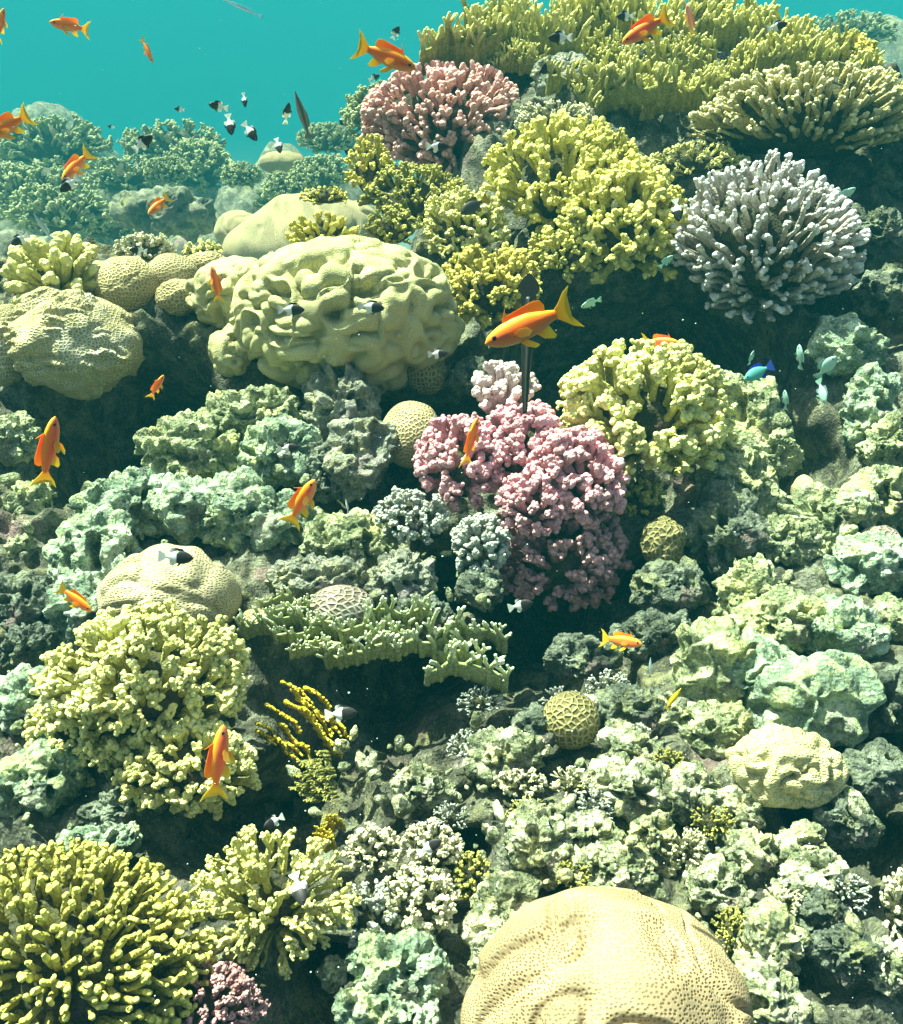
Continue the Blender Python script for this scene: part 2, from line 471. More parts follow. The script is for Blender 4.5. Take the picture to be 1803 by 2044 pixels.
AX = np.array([0, -0.50, 0.87])
def bush(name, U, V, rx, ry, mat, label, cat='coral', group=None, n=110, t0=.30, t1=.74, r=.05, forks=((3, .42, .20, .85), (3, .75, .075, .62)),
         depth=None, lift=0.25, low=-0.15, axis=AX, rz=None, taper=0.8, upw=0.0, clump=0.18, seed=1, lump=.18, flatten=None, base=True, grow=.42, jit=.12, core=2.0):
    rng = np.random.default_rng(seed * 97 + int(U) + int(V) * 3)
    c, d = at(U, V + 0.15 * ry, depth)
    Rx, Ry = px(rx, d), px(ry, d)
    Rz = px(rz, d) if rz else 0.8 * min(Rx, Ry * 1.2)
    c = c * (1 - lift * Rz / np.linalg.norm(c))
    axis = unit(np.asarray(axis, float))
    D = dome_dirs(n, axis, low, rng, jit)
    S = min(Rx, Ry)
    ext = RIGHT * Rx, FWD * Rz, UP * Ry
    lf = 1 + clump * vnoise(D * 2.6 + seed, seed)
    def place(dv, k):          # ellipsoid in the view-aligned frame of the slope
        return (np.outer(dv @ RIGHT, ext[0]) + np.outer(dv @ FWD, ext[1]) + np.outer(dv @ UP, ext[2])) * k[:, None]
    P1 = place(D, lf * t1)
    g = unit(place(D, np.ones(len(D))) * (1 - grow) / S + np.array([0, .05, 1.0]) * grow)
    P0 = P1 - g * ((t1 - t0) * np.linalg.norm(P1, axis=1) / t1)[:, None]
    P0 = P0 * (1 - .25 * (1 - grow))
    if upw: P1[:, 2] += upw * S * 0.5
    dirs = unit(P1 - P0)
    r0 = np.full(len(D), r * S) * (0.8 + .5 * rng.random(len(D))); r1 = r0 * taper
    out = [tubes(P0, P1, r0, r1, seed, bend=rng.normal(size=P0.shape) * 0.04 * S, lump=lump, freq=0.55 / (r * S), tip0=0.0, tip1=0.55 if forks else 1.0)]
    P, Dn, Rr, lev = P1, dirs, r1, 0
    for (nf, spr, ln, rs) in forks:
        lev += 1
        last = lev == len(forks)
        P = np.repeat(P, nf, 0); Dn = np.repeat(Dn, nf, 0); Rr = np.repeat(Rr, nf) * rs
        Dn = rotate_from(Dn, spr, rng); Dn = unit(Dn + np.array([0, 0, upw * .5]))
        Ln = ln * S * (0.6 + 0.7 * rng.random(len(P)))
        Q = P + Dn * Ln[:, None]
        r1 = Rr * (0.92 + .25 * rng.random(len(P)))
        out.append(tubes(P, Q, Rr, r1, seed + lev, bend=rng.normal(size=P.shape) * 0.02 * S, lump=lump, freq=0.55 / (r * S * rs), tip0=0.5 if lev == 1 else .75, tip1=1.0 if last else .8))
        P, Rr = Q, r1
    Vv, F, T = join(out)
    o = thing(name, c, label, cat, group)
    obj('branches', mesh('branches', Vv, F, mat, {'tip': T}), o)
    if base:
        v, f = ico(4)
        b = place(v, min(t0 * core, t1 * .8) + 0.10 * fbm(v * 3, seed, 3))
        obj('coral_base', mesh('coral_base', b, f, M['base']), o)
    return o

CAUL = ((3, .45, .20, .86), (3, .8, .085, .80))
FINE = ((3, .55, .18, .82), (3, .85, .09, .8))
FING = ((1, .30, .22, .8),)
SHAG = ((2, .5, .20, .75),)

def fire(name, U, V, rx, ry, mat, label, cat='coral', group=None, fans=9, per=16, depth=None, lift=.2, hgt=.5, seed=1, r=.03, tilt=(0, -0.35, 0.94), line=(1, 0), plate=True):
    """fire coral: upright fans of small forked fingers standing in wavy rows"""
    rng = np.random.default_rng(seed * 131 + int(U))
    c, d = at(U, V, depth)
    Rx, Ry = px(rx, d), px(ry, d)
    S = min(Rx, Ry)
    c = c * (1 - lift * S / np.linalg.norm(c))
    up = unit(np.array(tilt, float))
    out = []; pv, pf, pt, off = [], [], [], 0
    for k in range(fans):
        fy = (k + .5) / fans * 2 - 1
        fx = rng.uniform(-.55, .55)
        w = Rx * rng.uniform(.35, .6)
        m = max(4, int(per * w / Rx))
        s = np.linspace(-1, 1, m) + rng.normal(size=m) * .6 / m
        yawk = rng.uniform(-.75, .75)
        wav = np.stack([s * 2.2 + k * 5, np.full(m, k * 3.1), np.full(m, seed * 1.7)], 1)
        base = RIGHT[None] * (fx * Rx + s * w * math.cos(yawk))[:, None] + UP[None] * ((-fy * Ry * .7) + line[1] * s * Ry + vnoise(wav, seed) * Ry * .22)[:, None]
        base = base + FWD[None] * ((-fy * .7 * Ry) + s * w * math.sin(yawk) + vnoise(wav + 50, seed) * Rx * .10)[:, None]
        base = base - UP[None] * (.5 * Ry * ((fx * Rx + s * w) / Rx) ** 2)[:, None]
        tang = unit(np.gradient(base, axis=0)); plane = unit(np.cross(tang, up))
        H = hgt * S * (0.7 + .45 * vnoise(wav * 2.5, seed + 3) + .35 * rng.random(m)) * rng.uniform(.8, 1.2)
        h0 = H * .45
        dirs = unit(up[None] + tang * rng.normal(size=(m, 1)) * .12)
        P1 = base + dirs * h0[:, None]
        rad = np.full(m, r * S)
        out.append(tubes(base - up * .25 * S, P1, rad * 1.5, rad * 1.15, seed + k, sides=6, freq=.5 / (r * S), tip0=0, tip1=.3))
        P, Dn = P1, dirs; R0 = rad * 1.1; pl = plane
        for lev, (nf, spr, ln) in enumerate(((2, .42, .34), (2, .5, .24))):
            P = np.repeat(P, nf, 0); Dn = np.repeat(Dn, nf, 0); R0 = np.repeat(R0, nf) * .88; pl = np.repeat(pl, nf, 0); H = np.repeat(H, nf)
            Dn = rotate_from(Dn, spr, rng, pl); Dn = unit(Dn + up * .25)
            Q = P + Dn * (ln * H * (.6 + .7 * rng.random(len(P))))[:, None]
            out.append(tubes(P, Q, R0, R0 * .85, seed + k + lev, sides=6, freq=.5 / (r * S), tip0=.3 + .3 * lev, tip1=.65 + .35 * lev))
            P, R0 = Q, R0 * .85
        # fused web low down between the fingers, a thin solid sheet
        if plate:
            mm = 4
            hh = np.linspace(-.35 * S, 1, mm)
            row = []
            for j in range(mm):
                row.append(base + up[None] * ((-.25 * S) * (1 - j / (mm - 1)) + (j / (mm - 1)) * h0 * .95)[:, None])
            G = np.stack(row, 0)
            th = r * S * .55
            a = (G - plane[None] * th).reshape(-1, 3); b = (G + plane[None] * th).reshape(-1, 3)
            idx = np.arange(mm * m).reshape(mm, m); o2 = mm * m
            f1 = np.stack([idx[:-1, :-1], idx[:-1, 1:], idx[1:, 1:], idx[1:, :-1]], -1).reshape(-1, 4)
            f2 = f1[:, ::-1] + o2
            e = np.concatenate([idx[0, :], idx[1:, -1], idx[-1, -2::-1], idx[-2:0:-1, 0]])
            en = np.roll(e, -1)
            f3 = np.stack([e, e + o2, en + o2, en], -1)
            pv.append(np.concatenate([a, b])); pf.append(np.concatenate([f1, f2, f3]) + off); off += 2 * o2
            tt = np.repeat(np.linspace(0, .25, mm), m); pt.append(np.concatenate([tt, tt]))
    Vv, F, T = join(out)
    o = thing(name, c, label, cat, group)
    obj('branches', mesh('branches', Vv, F, mat, {'tip': T}), o)
    if plate:
        obj('web_plates', mesh('web_plates', np.concatenate(pv), np.concatenate(pf), mat, {'tip': np.concatenate(pt)}), o)
    return o

def blob(name, U, V, rx, ry, mat, label, cat='coral', group=None, depth=None, lift=0.3, rz=None, level=6, disp=None, seed=1, rot=0.0, squash=None):
    """massive coral or rock: dense sphere displaced by disp(unit points, metric points, seed, size)"""
    c, d = at(U, V, depth)
    Rx, Ry = px(rx, d), px(ry, d)
    Rz = px(rz, d) if rz else 0.85 * min(Rx, Ry * 1.25)
    c = c * (1 - lift * Rz / np.linalg.norm(c))
    v, f = ico(level)
    S = min(Rx, Ry)
    ca, sa = math.cos(R_(rot)), math.sin(R_(rot))
    a = RIGHT * ca + UP * sa; b = UP * ca - RIGHT * sa
    p = np.outer(v[:, 0], a * Rx) + np.outer(v[:, 1], FWD * Rz) + np.outer(v[:, 2], b * Ry)
    nrm = unit(np.outer(v[:, 0] / Rx, a) + np.outer(v[:, 1] / Rz, FWD) + np.outer(v[:, 2] / Ry, b))
    off = np.array([seed * 3.17, seed * 1.3, seed * 7.7])
    p = disp(v, p, nrm, S, off, seed) if disp else p
    a0 = unit(np.array([0., -.62, .78])); wv = v[:, [0]] * a + v[:, [1]] * FWD + v[:, [2]] * b
    th = np.arccos(np.clip(wv @ a0, -1, 1)); e1 = RIGHT; e2 = np.cross(a0, e1)
    dv = unit(np.stack([wv @ e1, wv @ e2, 0 * th], 1))
    surf = dv * (th * (Rx + Ry + Rz) / 3)[:, None]
    o = obj(name, mesh(name, p, f, mat, {'surf': surf})); o.location = c
    return tag(o, label, cat, group)

def d_rock(knob=3.2, amp=.30, pit=.10, rough=.05):
    def fn(v, p, n, S, off, seed):
        q = p / S + off
        w = np.stack([vnoise(q * 1.8, seed), vnoise(q * 1.8, seed + 1), vnoise(q * 1.8, seed + 2)], 1) * .35
        f1, f2 = worley((q + w) * knob * .45, seed + 3)
        g1, g2 = worley((q + w) * knob * 1.25, seed + 4)
        h = .34 * fbm(q * 1.0, seed + 9, 3) + amp * 1.25 * (.6 - f1 ** 1.5) + amp * .62 * (.55 - g1) * (.35 + .65 * sstep(-.3, .4, vnoise(q * 1.5 + 60, seed + 6)))
        ps = vnoise(q * knob * .9 + 30, seed + 7)
        h = h - pit * 2.6 * sstep(.26, .42, ps)
        e1, e2 = worley((q + w) * knob * 1.9 + 7, seed + 13)
        h = h - .16 * sstep(.34, .18, e1) * sstep(0, .3, vnoise(q * 2.1 + 80, seed + 15))
        h = h + rough * (ridged(q * knob * 1.6, seed + 11, 3) - .3)
        return p + n * (h * S)[:, None] + w * S * .4
    return fn

def d_brain(fold=.10, fs=1.5, lump=.08):
    def fn(v, p, n, S, off, seed):
        q = p / S + off
        f = 1 - np.abs(vnoise(q * fs + .4 * np.stack([vnoise(q * 1.2, 3), vnoise(q * 1.2, 4), vnoise(q * 1.2, 5)], 1), seed)) * 2.2
        h = lump * fbm(q * 1.1, seed + 2, 2) - fold * sstep(.55, 1.0, f)
        return p + n * (h * S)[:, None]
    return fn

def d_wave(amp=.05, fs=2.0, lump=.06):
    """a dome with shallow wandering swells and soft creases between them"""
    def fn(v, p, n, S, off, seed):
        q = p / S + off
        w = np.stack([vnoise(q * 1.3, seed), vnoise(q * 1.3, seed + 1), vnoise(q * 1.3, seed + 2)], 1) * .45
        r = 1 - np.abs(vnoise((q + w) * fs * np.array([.75, 1.5, 1.5]), seed + 5)) * 2
        h = lump * fbm(q * 1.4, seed + 2, 2) - amp * sstep(.25, 1.0, r) + amp * .4 * vnoise(q * 3.2, seed + 9)
        return p + n * (h * S)[:, None]
    return fn

def d_maze(k=4.6, amp=.13, lump=.12, gaps=1.0):
    """a solid mound of smooth, rounded, closely packed lobes with narrow grooves and a few deep pockets"""
    def fn(v, p, n, S, off, seed):
        q = p / S + off
        w = np.stack([vnoise(q * 3.0, seed), vnoise(q * 3.0, seed + 1), vnoise(q * 3.0, seed + 2)], 1) * .42
        q2 = (q + w * .45) * np.array([.85, 1, 1.1])
        r1 = np.exp(-(vnoise(q2 * k * .56, seed + 5) / .25) ** 2); r2 = np.exp(-(vnoise(q2 * k * .62 + 40, seed + 6) / .22) ** 2)
        keep = .35 + .65 * sstep(-.30, .10, vnoise(q * k * .7 + 9, seed + 8))
        ridge = np.maximum(r1, r2 * .92) * keep
        top = sstep(.62, .97, unit(n)[:, 2])
        a = amp * (1 - .65 * top)
        h = lump * fbm(q * 1.2, seed + 2, 3) + a * (1.25 * ridge - .7) * (.6 + .4 * gaps) + .018 * fbm(q * 8, seed + 3, 3)
        return p + n * (h * S)[:, None] + np.array([0, -.03, .14]) * (a * ridge * S)[:, None]
    return fn

def d_packed(k=3.6, amp=.14, lump=.10):
    """a dome of rounded knobs packed side by side, some run together into short ridges"""
    def fn(v, p, n, S, off, seed):
        q = p / S + off
        w = np.stack([vnoise(q * 2.8, seed), vnoise(q * 2.8, seed + 1), vnoise(q * 2.8, seed + 2)], 1) * .20
        q2 = (q + w) * np.array([.72, .95, 1.15]) * k
        f1, f2 = worley(q2, seed + 5)
        b = np.sqrt(np.clip(1 - (f1 / .66) ** 2, 0, 1))
        r = np.exp(-(vnoise(q * k * .75, seed + 6) / .25) ** 2) * .85
        b = np.maximum(b, r)
        deep = sstep(.15, .45, vnoise(q * k * .8 + 20, seed + 8))
        top = sstep(.66, .98, unit(n)[:, 2])
        a = amp * (1 - .6 * top)
        h = lump * fbm(q * 1.2, seed + 2, 3) + a * (b - .5) - a * .8 * deep * (1 - b) + .012 * fbm(q * 9, seed + 3, 3)
        return p + n * (h * S)[:, None] + np.array([0, 0, .10]) * (a * b * S)[:, None]
    return fn

def d_knob(k=3.2, amp=.20):
    def fn(v, p, n, S, off, seed):
        q = p / S + off
        f1, f2 = worley(q * k * .6 + .2 * np.stack([vnoise(q * 3, 1), vnoise(q * 3, 2), vnoise(q * 3, 3)], 1), seed)
        h = .15 * fbm(q * 1.2, seed + 2, 2) + amp * (.65 - f1 ** 1.6)
        return p + n * (h * S)[:, None]
    return fn

def d_plate(lay=9, amp=.05):
    def fn(v, p, n, S, off, seed):
        q = p / S + off
        h = .22 * fbm(q * 1.3, seed + 2, 3)
        m = sstep(-.15, .25, vnoise(q * 2.2, seed + 6))
        s = np.sin((q @ UP + .18 * fbm(q * 2.5, seed, 3)) * lay * math.pi)
        h = h + amp * m * s + .05 * m * fbm(q * 9, seed + 4, 3)
        return p + n * (h * S)[:, None]
    return fn
# ------------------------------------------------------------------ massive corals
blob('brain_coral', 1212, 2046, 276, 248, M['brain'], 'huge beige brain coral dotted brown and folded like a cushion, at the bottom edge', lift=.55, level=7, disp=d_wave(.065, 2.0, .045), seed=7)
blob('boulder_coral', 338, 1195, 140, 100, M['boulder'], 'smooth beige dotted boulder coral with a hollow, behind the largest yellow cauliflower coral', lift=.7, disp=d_wave(.07, 1.2, .12), seed=8)
blob('boulder_coral', 822, 868, 62, 66, M['honey'], 'small pale green dome coral tucked left of the pink cauliflower coral', lift=.8, disp=d_brain(.03, 1, .08), seed=3, level=5)
blob('brain_coral', 1140, 1437, 57, 57, M['olive_brain'], 'round olive brown brain coral ball sitting alone above the rubble', lift=.9, disp=d_brain(.02, 1, .04), seed=5, level=5)
blob('brain_coral', 682, 1215, 66, 46, M['meander'], 'low grey brown brain coral with winding grooves, behind the fire coral fans', lift=.9, disp=d_brain(.02, 1, .06), seed=6, level=5)
blob('boulder_coral', 512, 1245, 36, 30, M['honey'], 'tiny honeycomb dome coral peeping out left of the fire coral fans', lift=.9, disp=d_brain(.02, 1, .06), seed=16, level=5)
blob('boulder_coral', 610, 480, 160, 88, M['honey'], 'long smooth beige boulder coral on the crest with a yellow tuft growing on it', lift=.4, disp=d_brain(.12, .8, .12), seed=9, rot=12)
blob('boulder_coral', 252, 568, 62, 56, M['honey_y'], 'round honeycomb boulder coral, the leftmost of the honeycomb balls on the crest', lift=.9, disp=d_brain(.02, 1, .10), seed=11, level=6)
blob('boulder_coral', 345, 552, 52, 44, M['honey'], 'middle one of the three honeycomb balls on the crest', lift=.5, disp=d_brain(.03, 1, .10), seed=12, level=5)
blob('boulder_coral', 412, 532, 46, 30, M['honey_y'], 'flat honeycomb ball coral touching the maze coral on the crest', lift=.5, disp=d_brain(.03, 1, .10), seed=13, level=5)
blob('boulder_coral', 355, 595, 44, 34, M['honey_y'], 'lowest honeycomb ball coral hanging over the dark hollow on the left', lift=1.0, disp=d_knob(3, .15), seed=14, level=5)
blob('boulder_coral', 480, 460, 52, 40, M['honey'], 'greenish boulder coral behind the left end of the long beige boulder', lift=.3, disp=d_brain(.05, 1, .12), seed=15, level=5)
blob('boulder_coral', 565, 325, 48, 24, M['honey_y'], 'pale yellow dome coral far off in the blue haze below the fish shoal', depth=8.0, lift=0, disp=d_brain(.02, 1, .08), seed=17, level=5)
blob('maze_coral', 695, 630, 208, 142, M['maze'], 'great cream coral boulder with a maze of ridges around dark pockets', lift=.75, level=7, disp=d_packed(3.7, .19, .10), seed=24)
blob('maze_coral', 475, 590, 98, 68, M['maze'], 'smaller ridged cream coral joined to the left side of the great maze coral', lift=.9, disp=d_packed(2.8, .2, .12), seed=22)
blob('maze_coral', 462, 700, 40, 52, M['maze'], 'little knobbed cream coral below the left end of the maze coral', lift=1.2, disp=d_packed(1.6, .24, .12), seed=23, level=5)
blob('plated_coral', 150, 690, 128, 92, M['plate'], 'broad pale yellow coral boulder with flaky layered skin at the left edge', lift=.9, disp=d_plate(), seed=31, level=7)
blob('plated_coral', 95, 618, 56, 42, M['plate'], 'small layered yellow coral hump on top of the broad flaky boulder', lift=1.0, disp=d_plate(6, .05), seed=32)
blob('plated_coral', 12, 690, 52, 80, M['plate'], 'flaky pale coral cut off by the left edge under the fat finger coral', lift=.9, disp=d_plate(7, .06), seed=33)
blob('lobed_coral', 1572, 1535, 108, 72, M['lobe'], 'cream lobed coral like a lumpy pillow under the tall pale rock on the right', lift=1.2, disp=d_packed(2.2, .26, .14), seed=41, rot=-14, level=6)
blob('lobed_coral', 1325, 1085, 40, 50, M['olive_brain'], 'small yellowish lumpy coral in the shade right of the pink coral', lift=1, disp=d_knob(3, .25), seed=42, level=5)
blob('lobed_coral', 1712, 1010, 36, 66, M['lobe'], 'cream finger shaped lobe coral standing among the pale rocks at the right', lift=1.2, disp=d_knob(2, .16), seed=43, level=5)
blob('lobed_coral', 1605, 985, 24, 36, M['lobe'], 'knob of cream coral on the left end of the pale right hand rocks', lift=1.4, disp=d_knob(2, .12), seed=44, level=5)
blob('lobed_coral', 1755, 1075, 40, 26, M['meander'], 'rounded greyish coral bump between the pale rocks near the right edge', lift=1.3, disp=d_knob(2, .1), seed=45, level=5)
blob('lobed_coral', 850, 740, 40, 46, M['olive_brain'], 'dim brown coral lump under the right end of the great maze coral', lift=.6, disp=d_knob(2.4, .2), seed=46, level=5)
blob('boulder_coral', 330, 425, 95, 45, M['far_rock'], 'hazy rounded coral heads in the far hollow behind the orange fish', depth=6.2, lift=0, disp=d_rock(3.4, .3), seed=47, level=5)
blob('boulder_coral', 25, 500, 42, 40, M['far_rock'], 'pale hazy boulder coral at the left edge above the fat finger coral', depth=5.4, lift=0, disp=d_knob(2, .15), seed=48, level=5)
blob('boulder_coral', 690, 800, 1, 1, M['rock'], 'x', level=1) if False else None

# ------------------------------------------------------------------ branching corals
bush('cauliflower_coral', 890, 238, 176, 116, M['peach'], 'peach pink coral dome of stubby fingers high on the reef above the yellow bushes', n=360, t0=.58, r=0.043, t1=.86, forks=((3, .45, .11, .95),), lift=.7, seed=1, clump=.1)
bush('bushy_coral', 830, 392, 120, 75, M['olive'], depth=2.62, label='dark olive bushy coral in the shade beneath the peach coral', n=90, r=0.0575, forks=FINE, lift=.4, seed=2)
bush('bushy_coral', 738, 330, 50, 75, M['yellow_bright'], depth=2.62, label='narrow bright yellow bushy coral left of the peach coral', n=40, r=0.0805, forks=FINE, lift=.5, seed=3)
bush('cauliflower_coral', 1128, 362, 150, 125, M['yellow'], 'big yellow bushy coral in the middle of the upper reef, left half of the pair', n=110, r=0.0561, forks=CAUL, lift=.9, seed=4, upw=.1)
bush('cauliflower_coral', 1243, 440, 128, 125, M['yellow'], 'darker yellow bushy coral, right half of the big pair beside the lilac finger coral', n=100, r=0.0586, forks=CAUL, lift=1.1, seed=5)
bush('cauliflower_coral', 1130, 500, 75, 62, M['yellow'], 'yellow knobbly coral low between the two halves of the big yellow pair', n=60, r=0.0732, forks=CAUL, lift=1.3, seed=6)
bush('cauliflower_coral', 930, 450, 85, 78, M['yellow_pale'], 'pale yellow bushy coral rising behind the right end of the maze coral', n=80, r=0.0634, forks=CAUL, lift=.9, seed=7)
bush('cauliflower_coral', 985, 570, 105, 80, M['yellow_bright'], 'bright yellow knobbly coral overhanging right beside the maze coral', n=85, r=0.0671, forks=CAUL, lift=1.3, seed=8, axis=(-.15, -.6, .78))
bush('bushy_coral', 1105, 235, 100, 38, M['cream'], 'cream fringe of small branches on the ridge right of the peach coral', n=60, r=0.0805, forks=FINE, lift=.4, seed=9)
bush('finger_coral', 1528, 462, 168, 138, M['lilac'], 'lilac white finger coral with long spreading fingers on the right', n=330, t0=.62, t1=.93, r=.040, taper=.75, forks=((2, .3, .10, .9),), grow=.5, lift=1.0, low=-.3, axis=(.12, -.72, .68), rz=150, clump=.16, seed=10, lump=.1, jit=.06)
bush('finger_coral', 1615, 228, 225, 84, M['gold_cream'], 'broad cream table of short upright fingers at the upper right', n=420, t0=.76, t1=.93, r=.050, taper=.85, forks=((2, .38, .10, .85),), grow=.6, core=1.0, lift=.7, rz=150, clump=.08, seed=11, axis=(.1, -.3, .95))
bush('finger_coral', 1470, 262, 110, 48, M['gold_cream'], 'cream clump of short fingers left of the broad finger table', n=70, r=.05, forks=SHAG, lift=.6, seed=12)
bush('bushy_coral', 1390, 320, 120, 42, M['yellow_pale'], 'pale low bushy coral between the big yellow pair and the finger table', n=80, r=0.0575, forks=FINE, lift=.5, seed=13)
bush('cauliflower_coral', 1675, 125, 85, 62, M['yellow_bright'], 'golden yellow coral dome high on the right hand crest', n=80, r=0.0732, forks=CAUL, lift=.5, seed=14)
bush('cauliflower_coral', 1290, 815, 172, 140, M['yellow_pale'], 'yellow cauliflower coral with thick knobbed branches right of the pink coral', n=88, t0=.24, t1=.68, r=0.0700, forks=((3, .42, .22, .85), (4, .8, .095, .72)), lift=1.2, seed=15, rz=140)
bush('cauliflower_coral', 915, 915, 92, 110, M['pink'], 'mauve pink cauliflower coral, left lobe of the big pink colony in the centre', n=60, t1=.66, r=0.0915, forks=((3, .42, .20, .85), (4, .85, .09, .78)), lift=1.5, seed=16)
bush('cauliflower_coral', 1050, 890, 105, 100, M['pink'], 'rosy cauliflower coral, top middle lobe of the big pink colony', n=60, t1=.66, r=0.0915, forks=((3, .42, .20, .85), (4, .85, .09, .78)), lift=1.4, seed=17)
bush('cauliflower_coral', 1145, 945, 100, 105, M['pink'], 'rosy cauliflower coral, right lobe of the big pink colony', n=60, t1=.66, r=0.0915, forks=((3, .42, .20, .85), (4, .85, .09, .78)), lift=1.9, seed=18)
bush('cauliflower_coral', 1065, 1000, 72, 75, M['pink'], 'lit pink lobe low in the middle of the big pink colony', n=44, t1=.66, r=0.1098, forks=((3, .42, .20, .85), (4, .8, .085, .7)), lift=2.4, seed=19)
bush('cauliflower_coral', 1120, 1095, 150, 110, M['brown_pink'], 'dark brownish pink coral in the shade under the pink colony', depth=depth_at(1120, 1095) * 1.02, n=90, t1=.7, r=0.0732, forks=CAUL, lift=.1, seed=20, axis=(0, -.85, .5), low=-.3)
bush('cauliflower_coral', 1005, 805, 68, 66, M['pink_pale'], 'whitish pink tuft of coral standing on top of the pink colony', n=26, t1=.66, r=0.1342, forks=((3, .4, .26, .85), (3, .8, .10, .75)), lift=2.2, seed=21, upw=.5, low=.1)
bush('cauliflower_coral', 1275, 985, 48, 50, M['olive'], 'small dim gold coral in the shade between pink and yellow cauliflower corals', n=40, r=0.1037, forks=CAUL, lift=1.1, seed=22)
bush('cauliflower_coral', 300, 1350, 205, 150, M['yellow_pale'], 'largest yellow cauliflower coral, spreading across the lower left below the beige boulder', n=140, t0=.3, t1=.72, r=0.0512, forks=((3, .42, .18, .88), (4, .8, .075, .78)), lift=1.0, seed=23, rz=190)
bush('cauliflower_coral', 380, 1520, 150, 98, M['yellow_pale'], 'lower right skirt of the largest yellow cauliflower coral, behind the upright orange fish', n=80, t1=.70, r=0.0671, forks=((3, .42, .18, .88), (4, .8, .075, .78)), lift=1.2, seed=24, axis=(.2, -.7, .6))
bush('cauliflower_coral', 165, 1450, 105, 100, M['yellow_pale'], 'lower left skirt of the largest yellow cauliflower coral', n=70, t1=.70, r=0.0732, forks=((3, .42, .18, .88), (4, .8, .075, .78)), lift=1.0, seed=25, axis=(-.2, -.6, .7))
bush('finger_coral', 130, 1890, 290, 215, M['yellow_finger'], 'wide yellow finger coral with many thin blunt fingers in the bottom left corner', n=640, t0=.72, t1=.96, r=.031, taper=.8, forks=((1, .2, .05, .95),), grow=.34, core=1.05, lift=.6, low=-.1, axis=(-.05, -.75, .65), rz=200, clump=.05, seed=26, lump=.1, jit=.05)
bush('cauliflower_coral', 405, 1990, 135, 78, M['brown_pink'], 'brownish pink knobbly coral at the bottom edge beside the wide finger coral', n=90, r=0.0671, forks=CAUL, lift=.9, seed=27)
bush('finger_coral', 545, 1775, 165, 125, M['yellow_pale'], 'bright yellow coral with knobbed fingers fanning left, below the centre', n=85, t0=.2, t1=.74, r=.05, forks=((3, .38, .24, .8), (3, .6, .07, .75)), lift=.9, seed=28, axis=(-.2, -.7, .68))
bush('bushy_coral', 745, 1690, 62, 50, M['cream'], 'upper left clump of the whitish yellow branching coral below the centre', n=40, r=0.0805, forks=FINE, lift=1, seed=29)
bush('bushy_coral', 860, 1690, 62, 58, M['cream'], 'upper right clump of whitish yellow branching coral, behind a black and white fish', n=42, r=0.0805, forks=FINE, lift=1, seed=30)
bush('bushy_coral', 840, 1790, 85, 65, M['cream'], 'lower right clump of the whitish yellow branching coral', n=55, r=0.0805, forks=FINE, lift=1, seed=31)
bush('bushy_coral', 735, 1815, 66, 60, M['grey'], 'pale dead branching coral between the yellow fingers and the whitish clumps', n=40, r=0.0920, forks=FINE, lift=1, seed=32)
bush('cauliflower_coral', 945, 1745, 38, 55, M['olive'], 'small dim gold branching coral right of the whitish clumps', n=34, r=0.1098, forks=CAUL, lift=.8, seed=33)
bush('finger_coral', 115, 545, 105, 85, M['yellow_pale'], 'yellow coral fan of fat club fingers at the left end of the crest', n=52, t0=.2, t1=.76, r=.088, taper=1.1, forks=((2, .24, .2, .95),), lift=.7, seed=34, axis=(-.3, -.55, .78), clump=.08)
bush('bushy_coral', 290, 495, 72, 34, M['cream'], 'little cream branching coral on the crest behind the leftmost honeycomb ball', n=50, r=0.0978, forks=FINE, lift=.4, seed=35)
bush('bushy_coral', 405, 500, 46, 24, M['yellow_pale'], 'tiny yellow branching coral on the crest left of the long beige boulder', n=36, r=0.1150, forks=FINE, lift=.4, seed=36)
bush('cauliflower_coral', 648, 465, 80, 48, M['yellow_bright'], depth=depth_at(610, 500) * .95, label='bright yellow tuft of coral growing on the long beige boulder', n=46, r=0.1037, forks=((2, .4, .18, .9),), lift=1.2, seed=37)
bush('bushy_coral', 650, 390, 60, 22, M['yellow_bright'], depth=2.6, label='thin yellow sprigs of coral behind the long beige boulder', n=30, r=0.1150, forks=FINE, lift=.2, seed=38)
bush('bushy_coral', 785, 450, 62, 46, M['olive'], depth=2.45, label='small olive yellow sprigs between the beige boulder and the pale yellow bush', n=46, r=0.0805, forks=FINE, lift=.3, seed=39)
bush('bushy_coral', 1000, 990, 1, 1, M['grey'], 'x') if False else None
bush('bushy_coral', 960, 1080, 60, 62, M['grey'], 'pale crusty dead coral branches just below the left of the pink colony', n=46, r=0.1150, forks=FINE, lift=1.4, seed=40)
bush('bushy_coral', 820, 1030, 80, 62, M['grey'], 'grey dead branching coral left below the pink colony', n=60, r=0.0920, forks=FINE, lift=1.0, seed=41)
bush('finger_coral', 1790, 1800, 40, 90, M['cream'], 'cream finger coral cut off by the right edge near the bottom', n=34, r=.13, forks=SHAG, lift=1, seed=42)
bush('bushy_coral', 1040, 1560, 60, 32, M['cream'], 'small pale forked coral on the rubble below the olive brain coral ball', n=34, r=0.1035, forks=FINE, lift=1, seed=43)
